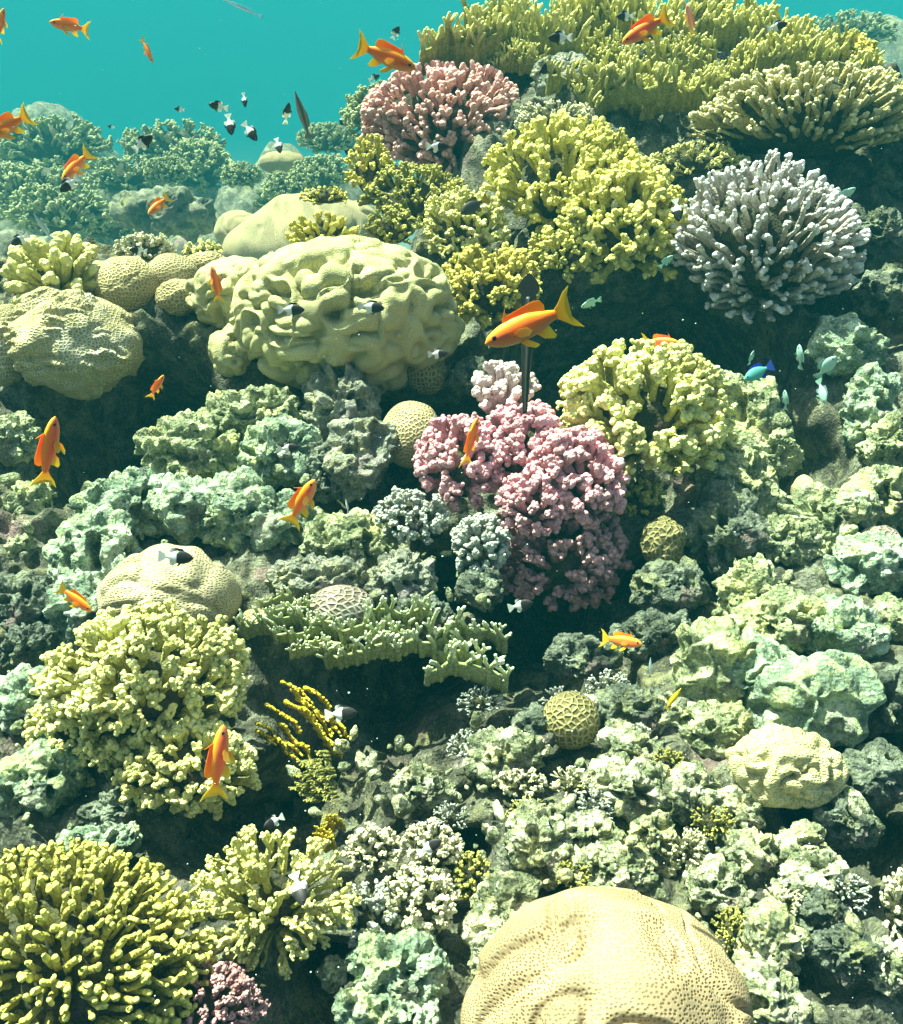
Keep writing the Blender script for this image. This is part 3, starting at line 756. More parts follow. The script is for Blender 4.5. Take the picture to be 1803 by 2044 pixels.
for (U, V, rx, ry, mt, lab) in ((930, 1490, 36, 30, 'grey', 'small grey coral tuft left of the white crusty rubble rock'),
                                (1140, 1560, 40, 30, 'cream', 'pale coral tuft between the two white rough rocks below the olive ball'),
                                (1190, 1610, 36, 30, 'grey', 'grey coral tuft left of the white rough rock in the rubble'),
                                (1330, 1520, 34, 28, 'olive', 'olive coral tuft left under the lobed pillow coral'),
                                (1420, 1640, 38, 34, 'olive', 'dark olive coral tuft in the rubble gap below the lobed pillow coral'),
                                (1370, 1690, 40, 34, 'cream', 'pale coral tuft right of the upright rock stump'),
                                (1050, 1620, 36, 28, 'yellow_pale', 'small yellow coral sprig under the pale forked coral'),
                                (900, 1630, 36, 26, 'grey', 'grey coral tuft above the upper right whitish clump'),
                                (1145, 1745, 34, 30, 'olive', 'olive coral tuft close behind the big brain coral'),
                                (1560, 1800, 36, 40, 'cream', 'pale coral tuft left of the rough rock below the ring shaped rock'),
                                (1460, 1850, 34, 40, 'olive', 'olive coral tuft against the right shoulder of the big brain coral'),
                                (1690, 1780, 40, 34, 'grey', 'grey coral tuft in the lower right shade'),
                                (1120, 1400, 40, 30, 'grey', 'grey coral tuft just above left of the olive brain coral ball'),
                                (1215, 1370, 46, 30, 'grey', 'grey coral tuft just above right of the olive brain coral ball'),
                                (960, 1400, 50, 26, 'grey', 'dim grey coral tuft under the shaded end of the fire coral shelf')):
    bush('bushy_coral', U, V, rx, ry, M[mt], lab, n=30, r=.085, forks=((2, .5, .32, .85), (2, .6, .16, .85)), lift=1.0, seed=int(U) % 37 + 200)
# far corals in the haze
for (U, V, rx, ry, d, lab) in ((100, 285, 150, 62, 4.9, 'hazy green thicket of coral on the far reef at the left edge'),
                               (60, 375, 110, 60, 4.4, 'shaded green thicket low on the far left reef behind two orange fish'),
                               (345, 285, 120, 50, 5.0, 'hazy green thicket on the far reef behind the blurred black and white fish'),
                               (250, 350, 90, 45, 4.6, 'green thicket in the dip between the two far left reef humps'),
                               (120, 420, 130, 60, 3.9, 'shaded green thicket at the foot of the far left reef'),
                               (400, 330, 75, 60, 4.8, 'shaded green thicket under the right end of the middle far hump'),
                               (560, 400, 60, 36, 4.2, 'dim green coral bush between the far ledge and the long beige boulder'),
                               (225, 450, 80, 36, 4.0, 'dim green bush at the bottom of the far hollow behind the crest'),
                               (335, 340, 52, 32, 4.2, 'paler rounded coral tuft in front of the middle far thicket'),
                               (482, 348, 45, 30, 4.2, 'small pale tuft coral on the far ledge right of the far thickets'),
                               (645, 345, 70, 42, 4.0, 'pale green bush coral far off left of the bright yellow one'),
                               (655, 275, 70, 36, 4.3, 'hazy green coral bush below the slender grey fish'),
                               (745, 225, 62, 58, 2.6, 'green coral bush on the far side of the peach coral'),
                               (770, 195, 42, 36, 2.1, 'yellow green coral sprigs touching the left of the peach coral'),
                               (570, 372, 52, 34, 4.0, 'dull green coral block behind the long beige boulder')):
    bush('bushy_coral', U, V, rx, ry, M['green_far'], lab, n=90, r=0.0633, forks=FINE, depth=d * 1.85, lift=0, seed=int(U) % 50 + 60, low=-.35)
bush('bushy_coral', 1700, 60, 110, 42, M['green_far'], 'hazy coral bushes on the far reef in the upper right corner', n=80, r=0.0575, forks=FINE, depth=9.2, lift=0, seed=90)

# ------------------------------------------------------------------ fire corals
fire('fire_coral', 985, 85, 165, 78, M['fire'], depth=3.15, label='yellow fire coral with pale fingertips at the left end of the top crest', fans=11, per=24, seed=1, hgt=.78, r=.064, lift=.5)
fire('fire_coral', 1215, 62, 150, 78, M['fire'], depth=3.3, label='olive yellow fire coral in the middle of the top crest', fans=11, per=24, seed=2, hgt=.78, r=.064, lift=.3)
fire('fire_coral', 1440, 58, 150, 70, M['fire'], depth=3.3, label='olive yellow fire coral around the red orange fish on the top crest', fans=11, per=24, seed=3, hgt=.78, r=.064, lift=.3)
fire('fire_coral', 1290, 182, 200, 66, M['fire'], 'lower terrace of fire coral fans under the top crest', fans=11, per=24, seed=4, hgt=.78, r=.064, lift=.7)
fire('fire_coral', 1560, 128, 165, 66, M['fire'], depth=3.0, label='bright yellow fire coral fans on the right shoulder of the crest', fans=11, per=24, seed=5, hgt=.78, r=.064, lift=.5)
fire('fire_coral', 1185, 108, 85, 34, M['fire'], 'short yellow fire coral filling the gap behind the dark fish under the crest', fans=8, per=16, seed=21, hgt=.9, r=.08, lift=.5)
fire('fire_coral', 1325, 112, 95, 34, M['fire'], 'short yellow fire coral just under the red orange fish on the crest', fans=8, per=16, seed=22, hgt=.9, r=.08, lift=.5)
fire('fire_coral', 1440, 165, 90, 40, M['fire'], 'yellow fire coral tuft left of the bright right shoulder fans', fans=7, per=16, seed=23, hgt=.8, r=.07, lift=.7)
fire('fire_coral', 1040, 120, 80, 40, M['fire'], 'small fire coral ledge just above the peach coral', fans=8, per=22, seed=6, hgt=.8, r=.065, lift=.6)
fire('fire_coral', 560, 1230, 110, 46, M['fire_green'], 'pale green fire coral fan left of the winding groove brain coral', fans=4, per=17, seed=7, hgt=1.0, r=.07, lift=1.2)
fire('fire_coral', 620, 1275, 120, 42, M['fire_green'], 'yellow fire coral shelf over the dark gap beside the biggest yellow coral', fans=4, per=17, seed=8, hgt=1.0, r=.07, lift=1.6)
fire('fire_coral', 770, 1265, 120, 58, M['fire_green'], 'pale tipped fire coral fan in the middle of the shelf', fans=4, per=17, seed=9, hgt=1.0, r=.07, lift=1.5)
fire('fire_coral', 905, 1300, 135, 68, M['fire_green'], 'dim olive fire coral fan at the shaded right end of the shelf', fans=4, per=17, seed=10, hgt=1.0, r=.07, lift=1.2)
fire('fire_coral', 600, 1435, 85, 58, M['fire_gold'], 'golden fire coral sheet hanging in the gap right of the biggest yellow coral', fans=11, per=20, seed=11, hgt=.7, r=.06, lift=.7, line=(1, -.6), tilt=(.3, -.7, .5))
fire('fire_coral', 640, 1550, 40, 34, M['olive'], 'little dark olive fire coral sprig under the golden sheet', fans=11, per=20, seed=12, hgt=.8, r=.08, lift=.7, line=(1, -.6), tilt=(-.4, -.6, .5))
fire('fire_coral', 655, 1665, 34, 34, M['fire_gold'], 'upright yellow fire coral sprig standing behind the knobbed finger coral', fans=5, per=8, seed=13, hgt=1.1, r=.09, lift=1.2)

# ------------------------------------------------------------------ rocks
ROCKS = [
 (500, 838, 105, 62, 'rock', 1.0, 'lumpy pale rock on top of the rock pile left of the centre'),
 (385, 905, 105, 68, 'rock', 1.0, 'knobbed pale rock at the left end of the rock pile left of the centre'),
 (560, 900, 90, 62, 'rock_mint', 1.0, 'rock with a dark hole in the middle of the rock pile'),
 (685, 815, 72, 85, 'rock_grey', 1.1, 'tall knobbly dark rock pillar under the maze coral'),
 (715, 910, 72, 85, 'rock_grey', 1.2, 'dark crusty rock below the tall knobbly pillar'),
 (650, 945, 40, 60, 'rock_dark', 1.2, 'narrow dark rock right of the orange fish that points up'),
 (245, 1010, 85, 72, 'rock_mint', 1.0, 'bright pale rock at the top left of the slope above the beige boulder'),
 (385, 1010, 95, 62, 'rock_mint', 1.1, 'rounded mint pale rock right of the bright slope rock'),
 (510, 1030, 120, 75, 'rock_mint', 1.1, 'big mint pale rock beneath the orange fish that points up'),
 (190, 1115, 90, 92, 'rock_mint', .9, 'bright crusty rock left of the beige boulder'),
 (165, 1225, 70, 75, 'rock_mint', .9, 'pitted pale rock behind the diving small orange fish'),
 (700, 1090, 95, 62, 'rock', .8, 'low pale rubble rock left of the grey dead coral'),
 (640, 1155, 110, 45, 'rock_grey', .9, 'flat rock ledge above the winding groove brain coral'),
 (800, 1165, 62, 62, 'rock_grey', .8, 'brownish rubble rock at the edge of the central hollow'),
 (850, 1235, 55, 42, 'rock_dark', .9, 'pinkish grey stone behind the fire coral shelf'),
 (965, 1175, 50, 40, 'rock_dark', .8, 'dim stone in the central hollow under the dead branches'),
 (22, 880, 62, 45, 'rock', 1.0, 'pale rock ledge at the left edge behind the large upright orange fish'),
 (65, 1005, 42, 40, 'rock', 1.0, 'small bright rock under the tail of the large upright orange fish'),
 (40, 1095, 28, 30, 'rock', 1.0, 'tiny bright stone near the left edge below the small bright rock'),
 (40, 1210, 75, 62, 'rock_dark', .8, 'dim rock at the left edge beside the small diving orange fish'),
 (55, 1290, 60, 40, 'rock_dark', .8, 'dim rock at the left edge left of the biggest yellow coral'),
 (62, 1405, 75, 70, 'rock_mint', .7, 'pale rock left of the lower left skirt of the yellow coral'),
 (75, 1560, 100, 85, 'rock_mint', .9, 'pale crusty rock under the lower left skirt of the yellow coral'),
 (250, 1605, 90, 45, 'rock_dark', .9, 'shaded rock under the middle of the biggest yellow coral'),
 (185, 1690, 95, 42, 'rock_mint', 1.3, 'bright flat rock leaning on the top of the wide finger coral'),
 (1395, 770, 70, 40, 'rock', .6, 'pale rock behind the top right of the yellow cauliflower coral'),
 (1490, 850, 75, 105, 'rock', .9, 'rounded pale rock ridge right of the yellow cauliflower coral'),
 (1545, 905, 48, 52, 'rock', 1.0, 'lower knob of the pale rock ridge right of the yellow cauliflower coral'),
 (1480, 975, 85, 75, 'rock', .9, 'pale topped rock below the yellow cauliflower coral'),
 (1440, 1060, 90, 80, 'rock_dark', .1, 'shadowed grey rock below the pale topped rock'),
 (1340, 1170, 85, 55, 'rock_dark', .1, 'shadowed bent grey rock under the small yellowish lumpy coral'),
 (1690, 700, 75, 62, 'rock_mint', .6, 'pale capped rock arch on the right behind the blue green fish'),
 (1740, 810, 52, 95, 'rock_mint', .9, 'steep pale rock wall on the right edge below the arch'),
 (1770, 900, 50, 60, 'rock', .9, 'rough pale rock on the right edge above the cream lobes'),
 (1650, 1030, 85, 62, 'rock', 1.0, 'flat topped pale rock carrying the cream finger lobe'),
 (1765, 990, 65, 60, 'rock', 1.0, 'bright pale rock at the right edge beside the cream finger lobe'),
 (1590, 1080, 75, 45, 'rock', 1.1, 'jagged pale rock with dark holes left below the cream finger lobe'),
 (1740, 1130, 90, 62, 'rock_mint', 1.1, 'pale pitted rock at the right edge below the greyish bump'),
 (1500, 1180, 70, 65, 'rock', .9, 'round pale rock with a ring shaped crust right of the dark hollow'),
 (1560, 1240, 80, 70, 'rock', 1.0, 'jagged pale rock below the ring crusted rock'),
 (1680, 1265, 85, 70, 'rock_mint', 1.1, 'bright pale slab of rock at the right above the tall pale rock'),
 (1780, 1240, 50, 48, 'rock', 1.0, 'small pale rock on the right edge beside the bright slab'),
 (1425, 1340, 82, 95, 'rock', 1.2, 'tall pale rock with a smooth rim, left of the two big right hand rocks'),
 (1510, 1345, 75, 72, 'rock_mint', 1.2, 'pale bulging rock in the middle of the big right hand rocks'),
 (1620, 1400, 105, 95, 'rock_mint', 1.1, 'large pale rounded rock, rightmost of the big right hand rocks'),
 (1440, 1460, 75, 60, 'rock', 1.0, 'pale green rock below the tall pale rock'),
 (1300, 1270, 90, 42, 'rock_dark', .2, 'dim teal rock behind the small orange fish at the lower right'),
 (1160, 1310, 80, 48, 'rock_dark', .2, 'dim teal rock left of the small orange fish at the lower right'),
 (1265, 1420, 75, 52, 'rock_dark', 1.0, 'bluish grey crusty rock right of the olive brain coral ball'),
 (1265, 1500, 62, 52, 'rubble', 1.0, 'pale knobbly rock below the bluish grey crusty rock'),
 (1340, 1440, 60, 45, 'rubble', 1.0, 'white crusted rock beside the tall pale rock'),
 (1260, 1575, 85, 58, 'rubble', 1.0, 'white rough rock in the middle of the lower right rubble'),
 (1370, 1580, 62, 48, 'rubble', 1.0, 'white rough rock left of the lobed pillow coral'),
 (1010, 1510, 75, 50, 'rubble', .8, 'white crusty rubble rock right of the golden fire coral'),
 (1070, 1455, 50, 42, 'rock_dark', .8, 'grey tube covered rock left of the olive brain coral ball'),
 (840, 1570, 62, 36, 'rubble', .9, 'white stone slab above the whitish branching clumps'),
 (1080, 1690, 62, 75, 'rubble', 1.0, 'pale lumpy rock above the big brain coral, the left one'),
 (1170, 1665, 60, 45, 'rubble', 1.0, 'pale lumpy rock above the big brain coral, middle one'),
 (1305, 1690, 46, 72, 'rubble', 1.0, 'upright pale rock stump above the big brain coral'),
 (1220, 1735, 85, 42, 'rubble', 1.1, 'crumbly pale rock right behind the top of the big brain coral'),
 (1435, 1770, 52, 50, 'rubble', 1.2, 'bright rounded stone right above the big brain coral'),
 (1500, 1700, 55, 45, 'rubble', 1.0, 'jagged bright rock beside the dark gap in the right rubble'),
 (1480, 1620, 42, 45, 'rubble', 1.0, 'small jagged pale rock below the lobed pillow coral'),
 (1600, 1690, 48, 42, 'rubble', 1.0, 'pale ring shaped rock right of the dark gap'),
 (1625, 1760, 52, 62, 'rubble', 1.0, 'pale rough rock below the ring shaped rock'),
 (1540, 1890, 60, 75, 'rubble', 1.1, 'pale rough rock right of the big brain coral'),
 (1535, 1990, 72, 60, 'rubble', 1.0, 'pale rock at the bottom edge right of the big brain coral'),
 (1690, 1900, 70, 50, 'rock_dark', .8, 'dim rock in the lower right corner'),
 (1770, 1930, 42, 55, 'rubble', .9, 'pale pipe like rock at the right edge near the bottom'),
 (1010, 1790, 58, 50, 'rubble', 1.0, 'pale rounded rock left above the big brain coral'),
 (985, 1850, 52, 45, 'rubble', 1.1, 'pale stone touching the left shoulder of the big brain coral'),
 (975, 1910, 36, 45, 'rubble', 1.0, 'small pale stone at the left side of the big brain coral'),
 (800, 1935, 100, 66, 'rock_mint', 1.1, 'mint pale rock slab at the bottom between finger coral and brain coral'),
 (770, 2020, 110, 45, 'rock_mint', 1.0, 'pale rock at the bottom edge under the mint slab'),
 (668, 1945, 26, 32, 'rubble', 1.0, 'small yellowish stone left of the mint slab'),
 (1120, 155, 62, 45, 'rock_grey', .7, 'grey rock in the gap under the crest behind a dark fish'),
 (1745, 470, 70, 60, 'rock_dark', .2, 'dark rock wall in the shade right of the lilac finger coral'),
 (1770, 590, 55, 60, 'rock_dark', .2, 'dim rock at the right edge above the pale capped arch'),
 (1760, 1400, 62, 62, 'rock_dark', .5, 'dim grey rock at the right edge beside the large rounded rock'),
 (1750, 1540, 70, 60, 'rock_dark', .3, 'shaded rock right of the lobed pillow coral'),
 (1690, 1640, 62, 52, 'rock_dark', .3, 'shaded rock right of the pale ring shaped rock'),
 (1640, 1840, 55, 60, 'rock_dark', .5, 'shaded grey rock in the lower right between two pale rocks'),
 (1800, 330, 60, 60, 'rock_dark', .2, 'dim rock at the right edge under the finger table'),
 (945, 750, 42, 36, 'rock_dark', .8, 'small grey rock in the dark gap right of the maze coral'),
]
for i, (U, V, rx, ry, mt, lift, lab) in enumerate(ROCKS):
    smooth = 'big right hand rocks' in lab
    if mt == 'rubble': rx, ry = rx * 1.12, ry * 1.05
    if smooth: rx, ry = rx * 1.15, ry * 1.12
    rr = random.Random(i)
    small = max(rx, ry) < 50
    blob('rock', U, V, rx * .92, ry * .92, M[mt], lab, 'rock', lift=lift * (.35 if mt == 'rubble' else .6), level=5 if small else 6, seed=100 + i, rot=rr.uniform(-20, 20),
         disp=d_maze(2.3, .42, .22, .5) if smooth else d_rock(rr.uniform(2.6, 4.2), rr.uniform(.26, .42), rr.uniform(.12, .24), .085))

# ------------------------------------------------------------------ loose rubble and crust, beyond counting
def rubble(n, zone, size, mat, name, seed):
    rng = np.random.default_rng(seed)
    v, f = ico(3)
    Vs, Fs, off = [], [], 0
    for i in range(n):
        z = zone[rng.integers(len(zone))]
        U, V = rng.uniform(z[0], z[2]), rng.uniform(z[1], z[3])
        c, d = at(U, V)
        if d > 4: continue
        s = px(size, d) * (.35 + 1.1 * rng.random() ** 2)
        c = c + np.array([0, -.45, .9]) * rng.uniform(-.01, .05)
        q = Matrix(np.linalg.qr(rng.normal(size=(3, 3)))[0].tolist())
        p = v * np.array([rng.uniform(.9, 1.5), rng.uniform(.55, .9), rng.uniform(.5, .9)])
        p = p * (1 + .55 * fbm(p * 1.3 + i * 3.1, 5, 3))[:, None]
        Vs.append(p @ np.array(q) * s + c); Fs.append(f + off); off += len(v)
    me = mesh(name, np.concatenate(Vs), np.concatenate(Fs), mat)
    tag(obj(name, me), kind='stuff')
rubble(110, [(900, 1420, 1500, 1800), (560, 1480, 1000, 1640), (1300, 1500, 1700, 2044), (880, 1620, 1400, 1800)], 17, M['rubble'], 'coral_rubble', 3)
rubble(160, [(600, 1020, 1000, 1230), (1400, 950, 1803, 1300), (0, 950, 250, 1700), (250, 950, 640, 1100)], 15, M['rock'], 'reef_crust', 4)

# ------------------------------------------------------------------ fish
def skin(name, rough=.42, thin=False):
    m, t, p, mk = nodes(name)
    c = mk('ShaderNodeAttribute', attribute_name='Col').outputs['Color']
    tc = mk('ShaderNodeTexCoord').outputs['Object']
    c2 = mixrgb(t, ramp(t, noise(t, 60, 3, .6, tc), .4, .8), c, mixrgb(t, .25, c, (0.1, .05, .02)))
    t.links.new(c2, p.inputs['Base Color'])
    p.inputs['Roughness'].default_value = rough; p.inputs['Specular IOR Level'].default_value = .2
    if thin:
        tr = mk('ShaderNodeBsdfTranslucent'); t.links.new(c, tr.inputs[0])
        mx = mk('ShaderNodeMixShader'); mx.inputs[0].default_value = .45
        t.links.new(p.outputs[0], mx.inputs[1]); t.links.new(tr.outputs[0], mx.inputs[2])
        t.links.new(mx.outputs[0], t.nodes['Material Output'].inputs[0])
    else:
        bump(t, p, voro(t, 90, 'F1', tc), .0012, .15)
    return m
M['skin'] = skin('fish_skin'); M['fin'] = skin('fish_fin', .5, True)
m_, t_, p_, k_ = nodes('fish_eye'); p_.inputs['Base Color'].default_value = (.012, .006, .018, 1); p_.inputs['Roughness'].default_value = .12
M['eye'] = m_

def body_mesh(st, colf, ns=20):
    """st rows: x, z_bottom, z_top, half width"""
    st = np.array(st, float)
    xs = np.concatenate([np.linspace(st[i, 0], st[i + 1, 0], 4, endpoint=False) for i in range(len(st) - 1)] + [[st[-1, 0]]])
    o = st[::-1] if st[0, 0] > st[-1, 0] else st
    def cub(col):
        y = np.interp(xs, o[:, 0], o[:, col])
        k = np.array([.25, .5, .25]); yy = y.copy(); yy[1:-1] = np.convolve(y, k, 'valid'); return yy
    zb, zt, w = cub(1), cub(2), cub(3)
    a = np.arange(ns) * 2 * math.pi / ns
    V = []
    for x, b, t, ww in zip(xs, zb, zt, w):
        zc, h = (b + t) / 2, (t - b) / 2
        V.append(np.stack([np.full(ns, x), np.sign(np.sin(a)) * np.abs(np.sin(a)) ** 1.15 * ww, zc + np.cos(a) * h], 1))
    n = len(xs); V = np.concatenate(V)
    k = np.arange(ns); k2 = (k + 1) % ns; q = np.arange(n - 1)[:, None]
    F = np.stack([q * ns + k, q * ns + k2, (q + 1) * ns + k2, (q + 1) * ns + k], -1).reshape(-1, 4)
    V = np.concatenate([V, [[xs[0] + .004, 0, (zb[0] + zt[0]) / 2], [xs[-1], 0, (zb[-1] + zt[-1]) / 2]]])
    c0 = np.stack([k2, k, np.full(ns, n * ns)], 1); b0 = (n - 1) * ns
    c1 = np.stack([b0 + k, b0 + k2, np.full(ns, n * ns + 1)], 1)
    hn = np.clip((V[:, 2] - np.interp(V[:, 0], xs[::-1], zb[::-1])) / (np.interp(V[:, 0], xs[::-1], (zt - zb)[::-1]) + 1e-6), 0, 1)
    C = np.array([(*colf(x, h, abs(y)), 1) for x, h, y in zip(V[:, 0], hn, V[:, 1])])
    return mesh('body', V, [F, c0, c1], M['skin'], {'Col': C})

def fin_mesh(name, pts, colf, th=.006, yaw=0, pitch=0, root=None, side=1, wave=.0):
    """thin solid fin from a 2-d outline (x, z); swung about its root point"""
    pts = np.array(pts, float)
    # densify
    q = []
    for i in range(len(pts)):
        a, b = pts[i], pts[(i + 1) % len(pts)]
        for s in (0, .5): q.append(a + (b - a) * s)
    q = np.array(q); n = len(q)
    rt = np.array(root if root is not None else q[0])
    dist = np.linalg.norm(q - rt, axis=1)
    t = th * (1 - .7 * dist / (dist.max() + 1e-6))
    y0 = wave * np.sin(dist * 14)
    A = np.stack([q[:, 0], y0 + t / 2, q[:, 1]], 1); B = np.stack([q[:, 0], y0 - t / 2, q[:, 1]], 1)
    V = np.concatenate([A, B])
    if yaw or pitch:
        Mx = np.array(Matrix.Rotation(yaw * side, 3, 'Z') @ Matrix.Rotation(pitch * side, 3, 'X'))
        V = (V - [rt[0], 0, rt[1]]) @ Mx.T + [rt[0], 0, rt[1]]
    bm = bmesh.new()
    vs = [bm.verts.new(v) for v in V]
    bm.faces.new(vs[:n]); bm.faces.new(vs[n:][::-1])
    for i in range(n): bm.faces.new((vs[i], vs[n + i], vs[n + (i + 1) % n], vs[(i + 1) % n]))
    bmesh.ops.triangulate(bm, faces=bm.faces[:], ngon_method='EAR_CLIP')
    bmesh.ops.recalc_face_normals(bm, faces=bm.faces[:])
    me = bpy.data.meshes.new(name); bm.to_mesh(me); bm.free()
    C = np.array([(*colf(d / (dist.max() + 1e-6)), 1) for d in np.concatenate([dist, dist])], np.float32)
    at_ = me.attributes.new('Col', 'FLOAT_COLOR', 'POINT'); at_.data.foreach_set('color', C.ravel())
    me.materials.append(M['fin'])
    return me

def lerp(a, b, t):
    t = min(1, max(0, t)); return tuple(x + (y - x) * t for x, y in zip(a, b))

def eye_mesh(r):
    v, f = ico(3)
    return mesh('eye', v * np.array([r, r * .5, r]), f, M['eye'])

def make_anthias(orange, gold, belly):
    def bc(x, h, y):
        c = lerp(belly, orange, (h - .05) / .35)
        c = lerp(c, gold, (h - .72) / .3)
        if x > .30: c = lerp(c, lerp(belly, gold, .5), (x - .30) / .4 * (1 if h < .5 else .5))
        if .25 < x < .45 and .45 < h < .62: c = lerp(c, (.35, .06, .12), .5)
        return c
    parts = [('body', body_mesh([(.5, -.03, -.012, .008), (.46, -.068, .035, .032), (.40, -.10, .070, .050), (.30, -.13, .105, .064), (.16, -.142, .128, .070), (0, -.128, .128, .062),
                                 (-.12, -.094, .10, .046), (-.22, -.06, .07, .028), (-.29, -.042, .05, .016)], bc), (0, 0, 0))]
    fc = lambda t: lerp(orange, gold, t * 1.2)
    yc = lambda t: lerp(gold, (.88, .70, .05), t * 1.5)
    parts.append(('dorsal_fin', fin_mesh('dorsal_fin', [(.27, .095), (.26, .13), (.19, .25), (.215, .165), (.10, .185), (0, .20), (-.10, .215), (-.17, .20), (-.20, .14), (-.19, .07), (-.1, .085), (.1, .115)], fc, .012, root=(.1, .1)), (0, 0, 0)))
    parts.append(('tail_fin', fin_mesh('tail_fin', [(-.27, .045), (-.34, .10), (-.42, .19), (-.50, .235), (-.455, .15), (-.405, .06), (-.395, 0), (-.41, -.06), (-.46, -.15), (-.53, -.225), (-.43, -.175), (-.34, -.085), (-.27, -.038)], yc, .012, root=(-.27, 0)), (0, 0, 0)))
    parts.append(('anal_fin', fin_mesh('anal_fin', [(-.03, -.11), (-.10, -.19), (-.20, -.225), (-.235, -.20), (-.20, -.13), (-.18, -.07), (-.1, -.10)], yc, .010, root=(-.06, -.12)), (0, 0, 0)))
    for s in (1, -1):
        parts.append(('pelvic_fin', fin_mesh('pelvic_fin', [(.16, -.125), (.10, -.20), (.02, -.245), (-.03, -.23), (.02, -.18), (.09, -.12)], yc, .009, yaw=0, pitch=.35, side=s, root=(.16, -.15)), (0, .02 * s, 0)))
        parts.append(('pectoral_fin', fin_mesh('pectoral_fin', [(.20, -.03), (.13, .01), (.04, .0), (.0, -.05), (.05, -.09), (.14, -.08)], lambda t: lerp((.9, .40, .04), (.9, .62, .10), t), .006, yaw=-.3, side=s, root=(.20, -.03)), (0, .066 * s, 0)))
        parts.append(('eye', eye_mesh(.025), (.395, .046 * s, .006)))
    return parts

def make_chromis(front, rear, split=.02, tail=None, fincol=None):
    def bc(x, h, y):
        return front if x > split + .03 * (h - .5) else rear
    tail = tail or rear
    parts = [('body', body_mesh([(.5, -.02, .0, .008), (.45, -.08, .065, .035), (.36, -.145, .13, .06), (.24, -.19, .185, .075), (.10, -.20, .20, .078), (-.04, -.17, .175, .066),
                                 (-.16, -.105, .115, .042), (-.25, -.05, .058, .02), (-.30, -.042, .05, .014)], bc), (0, 0, 0))]
    fcol = lambda a: (lambda t: a)
    parts.append(('dorsal_fin', fin_mesh('dorsal_fin', [(.24, .17), (.17, .25), (.05, .265), (-.06, .27), (-.17, .25), (-.20, .17), (-.15, .10), (0, .15), (.12, .18)], (lambda t: fincol or (front if split < .2 and t < .55 else rear)), .012, root=(.12, .17)), (0, 0, 0)))
    parts.append(('tail_fin', fin_mesh('tail_fin', [(-.28, .045), (-.36, .10), (-.46, .165), (-.52, .175), (-.46, .08), (-.42, 0), (-.46, -.08), (-.52, -.175), (-.46, -.165), (-.36, -.10), (-.28, -.04)], fcol(tail), .010, root=(-.28, 0)), (0, 0, 0)))
    parts.append(('anal_fin', fin_mesh('anal_fin', [(.0, -.16), (-.06, -.25), (-.15, -.265), (-.20, -.20), (-.17, -.09), (-.08, -.13)], fcol(fincol or rear), .010, root=(-.04, -.15)), (0, 0, 0)))
    for s in (1, -1):
        parts.append(('pelvic_fin', fin_mesh('pelvic_fin', [(.16, -.18), (.09, -.26), (.03, -.29), (.05, -.22), (.10, -.17)], fcol(front), .008, pitch=.3, side=s, root=(.16, -.18)), (0, .02 * s, 0)))
        parts.append(('eye', eye_mesh(.028), (.385, .056 * s, .02)))
    return parts

def make_slim(colf, h=.06, fin=(.3, .3, .3), snout=.5, fork=True):
    parts = [('body', body_mesh([(snout, -.008, .006, .005), (.40, -h * .35, h * .3, h * .22), (.28, -h * .7, h * .65, h * .42), (.10, -h, h, h * .55), (-.12, -h * .9, h * .95, h * .5), (-.28, -h * .55, h * .6, h * .3), (-.40, -h * .3, h * .3, h * .14)], colf), (0, 0, 0))]
    f = lambda t: fin
    parts.append(('tail_fin', fin_mesh('tail_fin', [(-.38, h * .3), (-.45, h * .9), (-.52, h * 1.2), (-.485, 0), (-.52, -h * 1.2), (-.45, -h * .9), (-.38, -h * .3)], f, .008, root=(-.38, 0)), (0, 0, 0)))
    parts.append(('dorsal_fin', fin_mesh('dorsal_fin', [(.14, h * .9), (0, h * 1.35), (-.2, h * 1.35), (-.3, h * .9), (-.28, h * .5), (0, h * .8)], f, .008, root=(.14, h * .9)), (0, 0, 0)))
    for s in (1, -1): parts.append(('eye', eye_mesh(h * .2), (.34, h * .30 * s, h * .1)))
    return parts

def make_trumpet():
    dk = (.004, .005, .0045)
    bc = lambda x, h, y: lerp(dk, (.10, .11, .09), .5 if abs(h - .5) < .06 else 0)
    parts = [('body', body_mesh([(.5, -.018, .014, .012), (.42, -.022, .02, .014), (.33, -.028, .028, .018), (.22, -.032, .034, .024), (.05, -.042, .042, .028), (-.15, -.044, .044, .028), (-.27, -.034, .034, .02), (-.36, -.02, .02, .010)], bc), (0, 0, 0))]
    f = lambda t: lerp(dk, (.02, .022, .018), t * .6)
    parts.append(('tail_fin', fin_mesh('tail_fin', [(-.33, .02), (-.40, .075), (-.44, .08), (-.49, .05), (-.54, .0), (-.49, -.05), (-.44, -.08), (-.40, -.075), (-.33, -.02)], f, .006, root=(-.42, 0)), (0, 0, 0)))
    parts.append(('dorsal_fin', fin_mesh('dorsal_fin', [(-.24, .028), (-.34, .062), (-.385, .05), (-.36, .022)], f, .006, root=(-.24, .028)), (0, 0, 0)))
    parts.append(('anal_fin', fin_mesh('anal_fin', [(-.24, -.028), (-.34, -.062), (-.385, -.05), (-.36, -.022)], f, .006, root=(-.24, -.028)), (0, 0, 0)))
    for s in (1, -1): parts.append(('eye', eye_mesh(.008), (.30, .014 * s, .006)))
    return parts

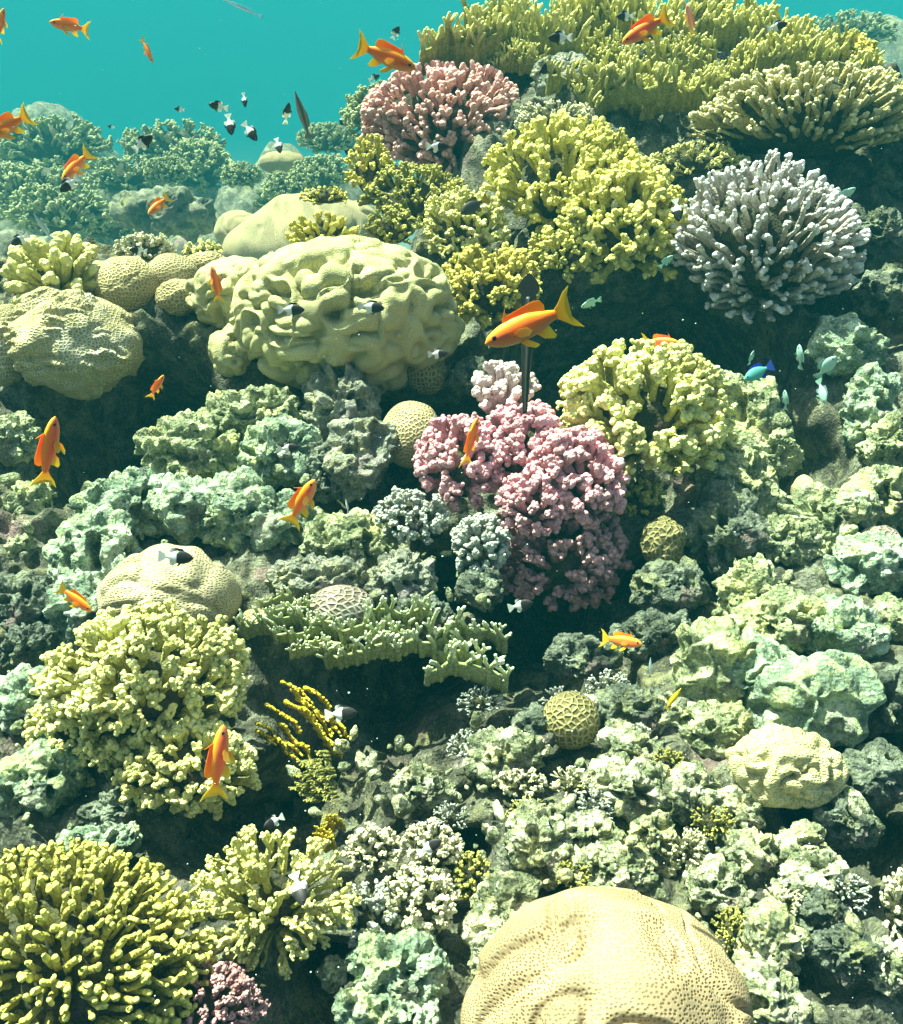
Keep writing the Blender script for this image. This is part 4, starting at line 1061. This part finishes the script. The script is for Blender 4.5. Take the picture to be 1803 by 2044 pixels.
PROTO = {}
OR, GO = (1.0, .17, .02), (1.0, .46, .012)
PROTO['anthias'] = ('anthias', make_anthias(OR, GO, (.72, .33, .14)), 'fish', 'orange anthias swimming over the reef')
PROTO['anthias_red'] = ('anthias', make_anthias((.98, .125, .04), (1.0, .42, .012), (.62, .30, .12)), 'fish', 'orange anthias swimming over the reef')
PROTO['anthias_pink'] = ('anthias', make_anthias((.75, .25, .22), (.8, .4, .3), (.7, .35, .3)), 'fish', 'orange anthias swimming over the reef')
DK, WH = (.018, .018, .020), (.78, .80, .74)
PROTO['half'] = ('damselfish', make_chromis(DK, WH), 'fish', 'half black half white damselfish')
PROTO['green'] = ('chromis', make_chromis((.30, .52, .42), (.34, .56, .47), 5, None, (.30, .50, .46)), 'fish', 'pale blue green chromis by the dark hollow')
PROTO['blue'] = ('chromis', make_chromis((.08, .36, .30), (.10, .40, .36), 5, (.05, .12, .60), (.03, .08, .65)), 'fish', 'pale blue green chromis by the dark hollow')
PROTO['yellowtail'] = ('surgeonfish', make_chromis((.05, .05, .045), (.07, .07, .05), -.2, (.55, .42, .03), (.25, .2, .03)), 'fish', None)
PROTO['grey'] = ('wrasse', make_slim(lambda x, h, y: lerp((.22, .20, .19), (.06, .06, .06), 1 if .45 < h < .8 else 0), .085, (.2, .2, .2)), 'fish', None)
PROTO['yellow'] = ('wrasse', make_slim(lambda x, h, y: (.70, .48, .02), .10, (.7, .5, .05)), 'fish', None)
PROTO['silver'] = ('minnow', make_slim(lambda x, h, y: lerp((.70, .78, .72), (.25, .4, .42), (h - .5) * 2), .085, (.5, .6, .58)), 'fish', 'small silvery fish')
PROTO['needle'] = ('needlefish', make_slim(lambda x, h, y: lerp((.75, .85, .9), (.2, .5, .65), (h - .4) * 2), .035, (.4, .6, .7)), 'fish', None)
PROTO['trumpet'] = ('trumpetfish', make_trumpet(), 'fish', None)

def put_fish(kind, U, V, L, ang, label, flip=0, yaw=12, real=None, depth=None, roll=0):
    """U, V centre; L length in view units; ang heading in the picture (0 right, 90 up); flip=1 puts the back on the other side"""
    name, parts, cat, group = PROTO[kind]
    real = real or {'half': .062, 'green': .06, 'blue': .065}.get(kind, .095)
    d = depth or real * FOC / L
    lim = min(depth_at(U + a, V + b) for a in (-25, 0, 25) for b in (-25, 0, 25)) * .90 - .05
    if depth is None: d = min(d, lim)
    y = R_(yaw)
    size = px(L, d) / max(.45, math.cos(y))
    a = R_(ang)
    r = ray(U, V); c = r * d
    vx = unit(np.array([1., 0, -(r @ RIGHT)]))
    up_s = UP; f = unit(r); rt = unit(np.cross(f, UP)); up_s = np.cross(rt, f)
    head = rt * math.cos(a) + up_s * math.sin(a)
    back = -rt * math.sin(a) + up_s * math.cos(a)
    if (back @ up_s < 0) != bool(flip): back = -back
    size *= .76 if kind == 'half' else .97
    fx = unit(head * math.cos(y) - f * math.sin(y)); q = R_(roll); b2 = unit(back - fx * (back @ fx)); s2 = np.cross(b2, fx); s2 = s2 if s2 @ f < 0 else -s2; fz = unit(b2 * math.cos(q) + s2 * math.sin(q)); fz = unit(fz - fx * (fz @ fx)); fy = np.cross(fz, fx)
    o = thing(name, c, label, cat, group)
    mx = Matrix(((fx[0], fy[0], fz[0]), (fx[1], fy[1], fz[1]), (fx[2], fy[2], fz[2]))).to_4x4()
    o.matrix_world = Matrix.Translation(c) @ mx @ Matrix.Scale(size, 4)
    for pn, me, loc in parts:
        obj(pn, me, o, loc)
    return o

FISH = [
 ('anthias', 140, 52, 78, 176, 'orange anthias with a forked tail, the topmost at the upper left over open water', 0, 15),
 ('anthias', 294, 100, 50, -62, 'small orange anthias diving head down over open water at the top', 0, 45),
 ('anthias', 770, 112, 132, -17, 'bright orange anthias heading right and down, just left of the top crest', 0, 5),
 ('anthias_red', 1290, 57, 108, 203, 'red orange anthias heading left among the fire coral of the top crest', 0, 10),
 ('anthias_pink', 1378, 40, 62, 100, 'pinkish anthias behind the red orange one on the top crest', 0, 40),
 ('anthias', 14, 252, 110, 214, 'orange anthias half cut off by the left edge, its tail raised', 0, 10),
 ('anthias', 153, 330, 84, 228, 'orange anthias heading down left in front of the far left thicket', 0, 15),
 ('anthias', 317, 409, 58, 222, 'small orange anthias heading down left before the hazy coral heads', 0, 20),
 ('anthias_red', 646, 516, 62, 75, 'thin orange anthias pointing up over the top of the maze coral', 0, 50),
 ('anthias_red', 431, 568, 74, 100, 'orange anthias pointing up in front of the smaller ridged coral', 0, 35),
 ('anthias', 1058, 648, 198, 200, 'largest orange anthias with yellow fins, heading left before the dark gap in the middle', 0, 6),
 ('anthias_red', 1318, 683, 78, -3, 'red orange anthias resting right on the top of the yellow cauliflower coral', 0, 10),
 ('anthias_red', 313, 772, 56, 62, 'small curved red anthias in the dark hollow on the left', 0, 35),
 ('anthias_red', 97, 902, 146, 82, 'large red orange anthias swimming straight up at the left, yellow tail down', 0, 33),
 ('anthias_red', 940, 882, 100, 76, 'slim orange anthias pointing up in front of the mauve pink coral', 0, 50),
 ('anthias', 602, 1003, 108, 62, 'orange anthias pointing up to the right over the mint pale rock', 0, 20),
 ('anthias', 150, 1195, 84, -38, 'small orange anthias diving right by the pitted pale rock', 0, 30),
 ('anthias', 1240, 1279, 86, -6, 'small orange anthias heading right in the dark at the lower right', 0, 8),
 ('anthias_red', 436, 1522, 150, 84, 'red orange anthias swimming straight up before the lower skirt of the yellow coral', 0, 30),
 ('anthias', 0, 52, 70, 80, 'pale orange anthias mostly cut off by the left edge at the top', 0, 40),
 ('half', 436, 212, 50, 172, 'black and white damselfish heading left in the shoal over open water', 0, 10),
 ('half', 488, 200, 36, -80, 'small damselfish nose down, highest of the open water shoal', 0, 30),
 ('half', 459, 249, 52, -78, 'damselfish nose down in the shoal, white tail up, left of another one', 0, 20),
 ('half', 500, 263, 54, -50, 'damselfish in the shoal turned down right, its white tail to the left', 0, 20),
 ('half', 573, 226, 54, 80, 'damselfish nose up beside the slender grey fish', 0, 35),
 ('half', 556, 291, 38, -72, 'lowest damselfish of the open water shoal, above the pale dome', 0, 25),
 ('half', 286, 285, 62, 42, 'damselfish heading up right before the middle far thicket', 0, 15),
 ('half', 138, 368, 60, 222, 'damselfish half hidden below an orange anthias at the far left thicket', 0, 15),
 ('half', 358, 218, 26, 175, 'tiny damselfish alone over open water left of the shoal', 0, 10),
 ('half', 222, 253, 18, 175, 'tiniest dark fish between the two far left humps', 0, 10),
 ('half', 790, 65, 36, 62, 'little damselfish above the bright orange anthias by the crest', 0, 25),
 ('half', 747, 155, 32, 25, 'little damselfish below the bright orange anthias by the crest', 0, 15),
 ('half', 1118, 75, 62, 178, 'damselfish heading left before the middle fire coral of the crest', 0, 10),
 ('half', 1086, 148, 56, 85, 'dark damselfish nose up in front of the grey rock under the crest', 0, 30),
 ('half', 874, 292, 60, 0, 'damselfish heading right in front of the peach coral', 0, 8),
 ('half', 704, 308, 46, 155, 'damselfish heading left at the left side of the bright yellow bush', 0, 15),
 ('half', 683, 250, 30, 110, 'small dark damselfish before the hazy bush below the slender grey fish', 0, 40),
 ('half', 276, 500, 44, 176, 'damselfish heading left in front of the little cream coral on the crest', 0, 15),
 ('half', 40, 478, 52, 215, 'damselfish heading down left beside the hazy boulder at the left edge', 0, 20),
 ('half', 742, 613, 68, -4, 'damselfish heading right in front of the maze coral, the right one of two', 0, 8),
 ('half', 582, 618, 68, 2, 'damselfish heading right in front of the maze coral, the left one of two', 0, 10),
 ('half', 875, 706, 52, 4, 'small damselfish heading right in the shade under the maze coral', 0, 10),
 ('half', 352, 1112, 88, -4, 'damselfish heading right just above the dotted beige boulder coral', 0, 8),
 ('half', 1040, 1208, 66, 14, 'damselfish in the black hollow under the pink colony', 0, 12),
 ('half', 682, 1424, 84, 4, 'damselfish heading right beside the golden fire coral sheet', 0, 8),
 ('half', 546, 1640, 56, 205, 'damselfish above the knobbed yellow finger coral', 0, 20),
 ('half', 597, 1775, 84, -72, 'damselfish nose down in front of the knobbed yellow finger coral', 0, 20),
 ('half', 858, 1690, 70, 28, 'damselfish before the upper right whitish clump', 0, 15),
 ('half', 576, 894, 54, 8, 'damselfish in the hole of the rock pile left of the centre', 0, 12),
 ('half', 1352, 420, 58, -80, 'damselfish nose down between the darker yellow bush and the lilac fingers', 0, 15),
 ('half', 1248, 32, 46, 178, 'damselfish heading left just behind the head of the red orange anthias on the crest', 0, 15),
 ('half', 1552, 52, 50, 8, 'damselfish on the right shoulder of the crest near the haze', 0, 15),
 ('yellowtail', 946, 411, 62, 208, 'black fish with a yellow tail before the pale yellow bush', 0, 15),
 ('blue', 1514, 743, 62, 205, 'vivid blue green chromis above the pale rock ridge at the right', 0, 20),
 ('green', 1597, 712, 50, 92, 'pale chromis with wide forked tail pointing up under the rock arch', 0, 45),
 ('green', 1650, 733, 56, 50, 'pale chromis heading up right, nearest the rock wall', 0, 25),
 ('green', 1641, 782, 52, -75, 'pale chromis nose down, the lowest bright one in the right hollow', 0, 35),
 ('green', 1568, 798, 40, 92, 'dim chromis nose up, the leftmost of the right hollow', 0, 45),
 ('green', 1330, 522, 36, 40, 'pale chromis in the shade below the darker yellow bush', 0, 30),
 ('green', 1500, 714, 30, 72, 'tiny pale chromis above the vivid blue green one', 0, 50),
 ('green', 1688, 388, 44, 30, 'pale chromis at the right finger tips of the lilac coral', 0, 30),
 ('green', 1558, 392, 46, 185, 'greenish chromis among the lilac fingers', 0, 15),
 ('green', 1180, 605, 44, 200, 'dim pale chromis in the dark gap right of the largest anthias', 0, 35),
 ('green', 1590, 1880, 40, 30, 'pale chromis over the lower right rubble', 0, 30) if False else None,
 ('green', 1480, 925, 1, 1, '') if False else None,
 ('grey', 603, 228, 92, 108, 'slender grey fish hanging nose up among the damselfish shoal', 0, 15),
 ('yellow', 1345, 1394, 52, 55, 'slim yellow wrasse against the tall pale rock', 0, 15),
 ('silver', 85, 452, 58, 125, 'silvery sliver of a fish nose up left over the far hollow', 0, 20),
 ('silver', 693, 1010, 30, 100, 'tiny silvery fish right of the upward orange anthias', 0, 30),
 ('silver', 1298, 1332, 40, 88, 'tiny silvery fish below the small orange anthias at the lower right', 0, 30),
 ('needle', 480, 14, 90, 162, 'pale blue needlefish near the surface at the top', 0, 5),
]
for row in FISH:
    if row is None: continue
    kind, U, V, L, ang, lab, flip, yaw = row
    roll = 8
    if yaw >= 30: yaw, roll = yaw * .4, min(70, yaw * 1.25)
    real = {'silver': .05, 'grey': .12, 'needle': .2, 'yellow': .05, 'yellowtail': .07}.get(kind)
    put_fish(kind, U, V, L, ang, lab, flip, yaw, real, roll=roll)
put_fish('trumpet', 1052, 690, 275, -92, 'slender black trumpetfish hanging head down into the pink colony behind the largest anthias', 0, 8, depth=depth_at(1050, 820) * .86)

# ------------------------------------------------------------------ the water itself
def water_haze(x0, x1, y0, y1, z0, z1, density, color):
    V = np.array([(x, y, z) for x in (x0, x1) for y in (y0, y1) for z in (z0, z1)], float)
    F = np.array([(0, 1, 3, 2), (4, 6, 7, 5), (0, 4, 5, 1), (2, 3, 7, 6), (0, 2, 6, 4), (1, 5, 7, 3)])
    m = bpy.data.materials.new('water_haze'); m.use_nodes = True
    t = m.node_tree
    for n in list(t.nodes):
        if n.type == 'BSDF_PRINCIPLED': t.nodes.remove(n)
    p = t.nodes.new('ShaderNodeVolumePrincipled')
    p.inputs['Color'].default_value = (*color, 1); p.inputs['Density'].default_value = density
    p.inputs['Anisotropy'].default_value = 0.0
    t.links.new(p.outputs[0], t.nodes['Material Output'].inputs['Volume'])
    o = obj('haze', mesh('haze', V, F, m, smooth=False)); tag(o, kind='stuff')
water_haze(-100, 100, -4, 160, -23, 0.5, 0.034, (0.016, 0.215, 0.255))

# ------------------------------------------------------------------ a flat unseen sheet added above to dapple and tint the sun, and specks drifting in the water
def sun_dapple_sheet(z, color, lo):
    n = 2; V = np.array([(-150, -60, z), (150, -60, z), (150, 220, z), (-150, 220, z)], float)
    m = bpy.data.materials.new('sun_dapple_sheet'); m.use_nodes = True; t = m.node_tree
    t.nodes.remove(t.nodes['Principled BSDF'])
    mk = lambda ty, **k: _mk(t, ty, k)
    geo = mk('ShaderNodeNewGeometry').outputs['Position']
    nz = mk('ShaderNodeTexNoise'); nz.inputs['Scale'].default_value = 3.0; nz.inputs['Detail'].default_value = 2; t.links.new(geo, nz.inputs['Vector'])
    w = mk('ShaderNodeVectorMath', operation='MULTIPLY_ADD'); t.links.new(nz.outputs['Color'], w.inputs[0]); w.inputs[1].default_value = (.28, .28, 0); t.links.new(geo, w.inputs[2])
    a = ramp(t, voro(t, 5.2, 'DISTANCE_TO_EDGE', w.outputs[0], True), .16, .015)
    b = ramp(t, voro(t, 9.5, 'DISTANCE_TO_EDGE', w.outputs[0], True), .18, .02)
    s1 = mk('ShaderNodeMath', operation='MAXIMUM'); t.links.new(a, s1.inputs[0]); t.links.new(b, s1.inputs[1])
    big = ramp(t, noise(t, 1.7, 2, .5, geo), .35, .65)
    s2 = mk('ShaderNodeMath', operation='MULTIPLY_ADD'); t.links.new(big, s2.inputs[0]); s2.inputs[1].default_value = .35; t.links.new(s1.outputs[0], s2.inputs[2])
    col = mixrgb(t, s2.outputs[0], tuple(x * lo for x in color), color)  # bright ripple lines and green cast painted into the sheet's see-through colour
    tr = mk('ShaderNodeBsdfTransparent'); t.links.new(col, tr.inputs[0])
    t.links.new(tr.outputs[0], t.nodes['Material Output'].inputs['Surface'])
    tag(obj('sun_dapple_sheet', mesh('sun_dapple_sheet', V, np.array([[0, 1, 2, 3]]), m)), kind='structure')
sun_dapple_sheet(0.9, (0.79, 1.0, 0.93), 0.60)

def specks(n):
    rng = np.random.default_rng(5); v, f = ico(1); Vs, Fs, off = [], [], 0
    m, t, p, mk = nodes('drifting_speck'); p.inputs['Base Color'].default_value = (.4, .44, .38, 1); p.inputs['Roughness'].default_value = .8
    for i in range(n):
        U, V = rng.uniform(-100, 1900), rng.uniform(-40, 2040)
        dm = min(depth_at(U, V) * .9, 4.5); d = rng.uniform(.45, max(.6, dm))
        s = rng.uniform(.0004, .0009) * (.6 + d * .4)
        Vs.append(v * s * np.array([1, 1, rng.uniform(.5, 1)]) + ray(U, V) * d); Fs.append(f + off); off += len(v)
    tag(obj('drifting_specks', mesh('drifting_specks', np.concatenate(Vs), np.concatenate(Fs), m)), kind='stuff')
specks(300)
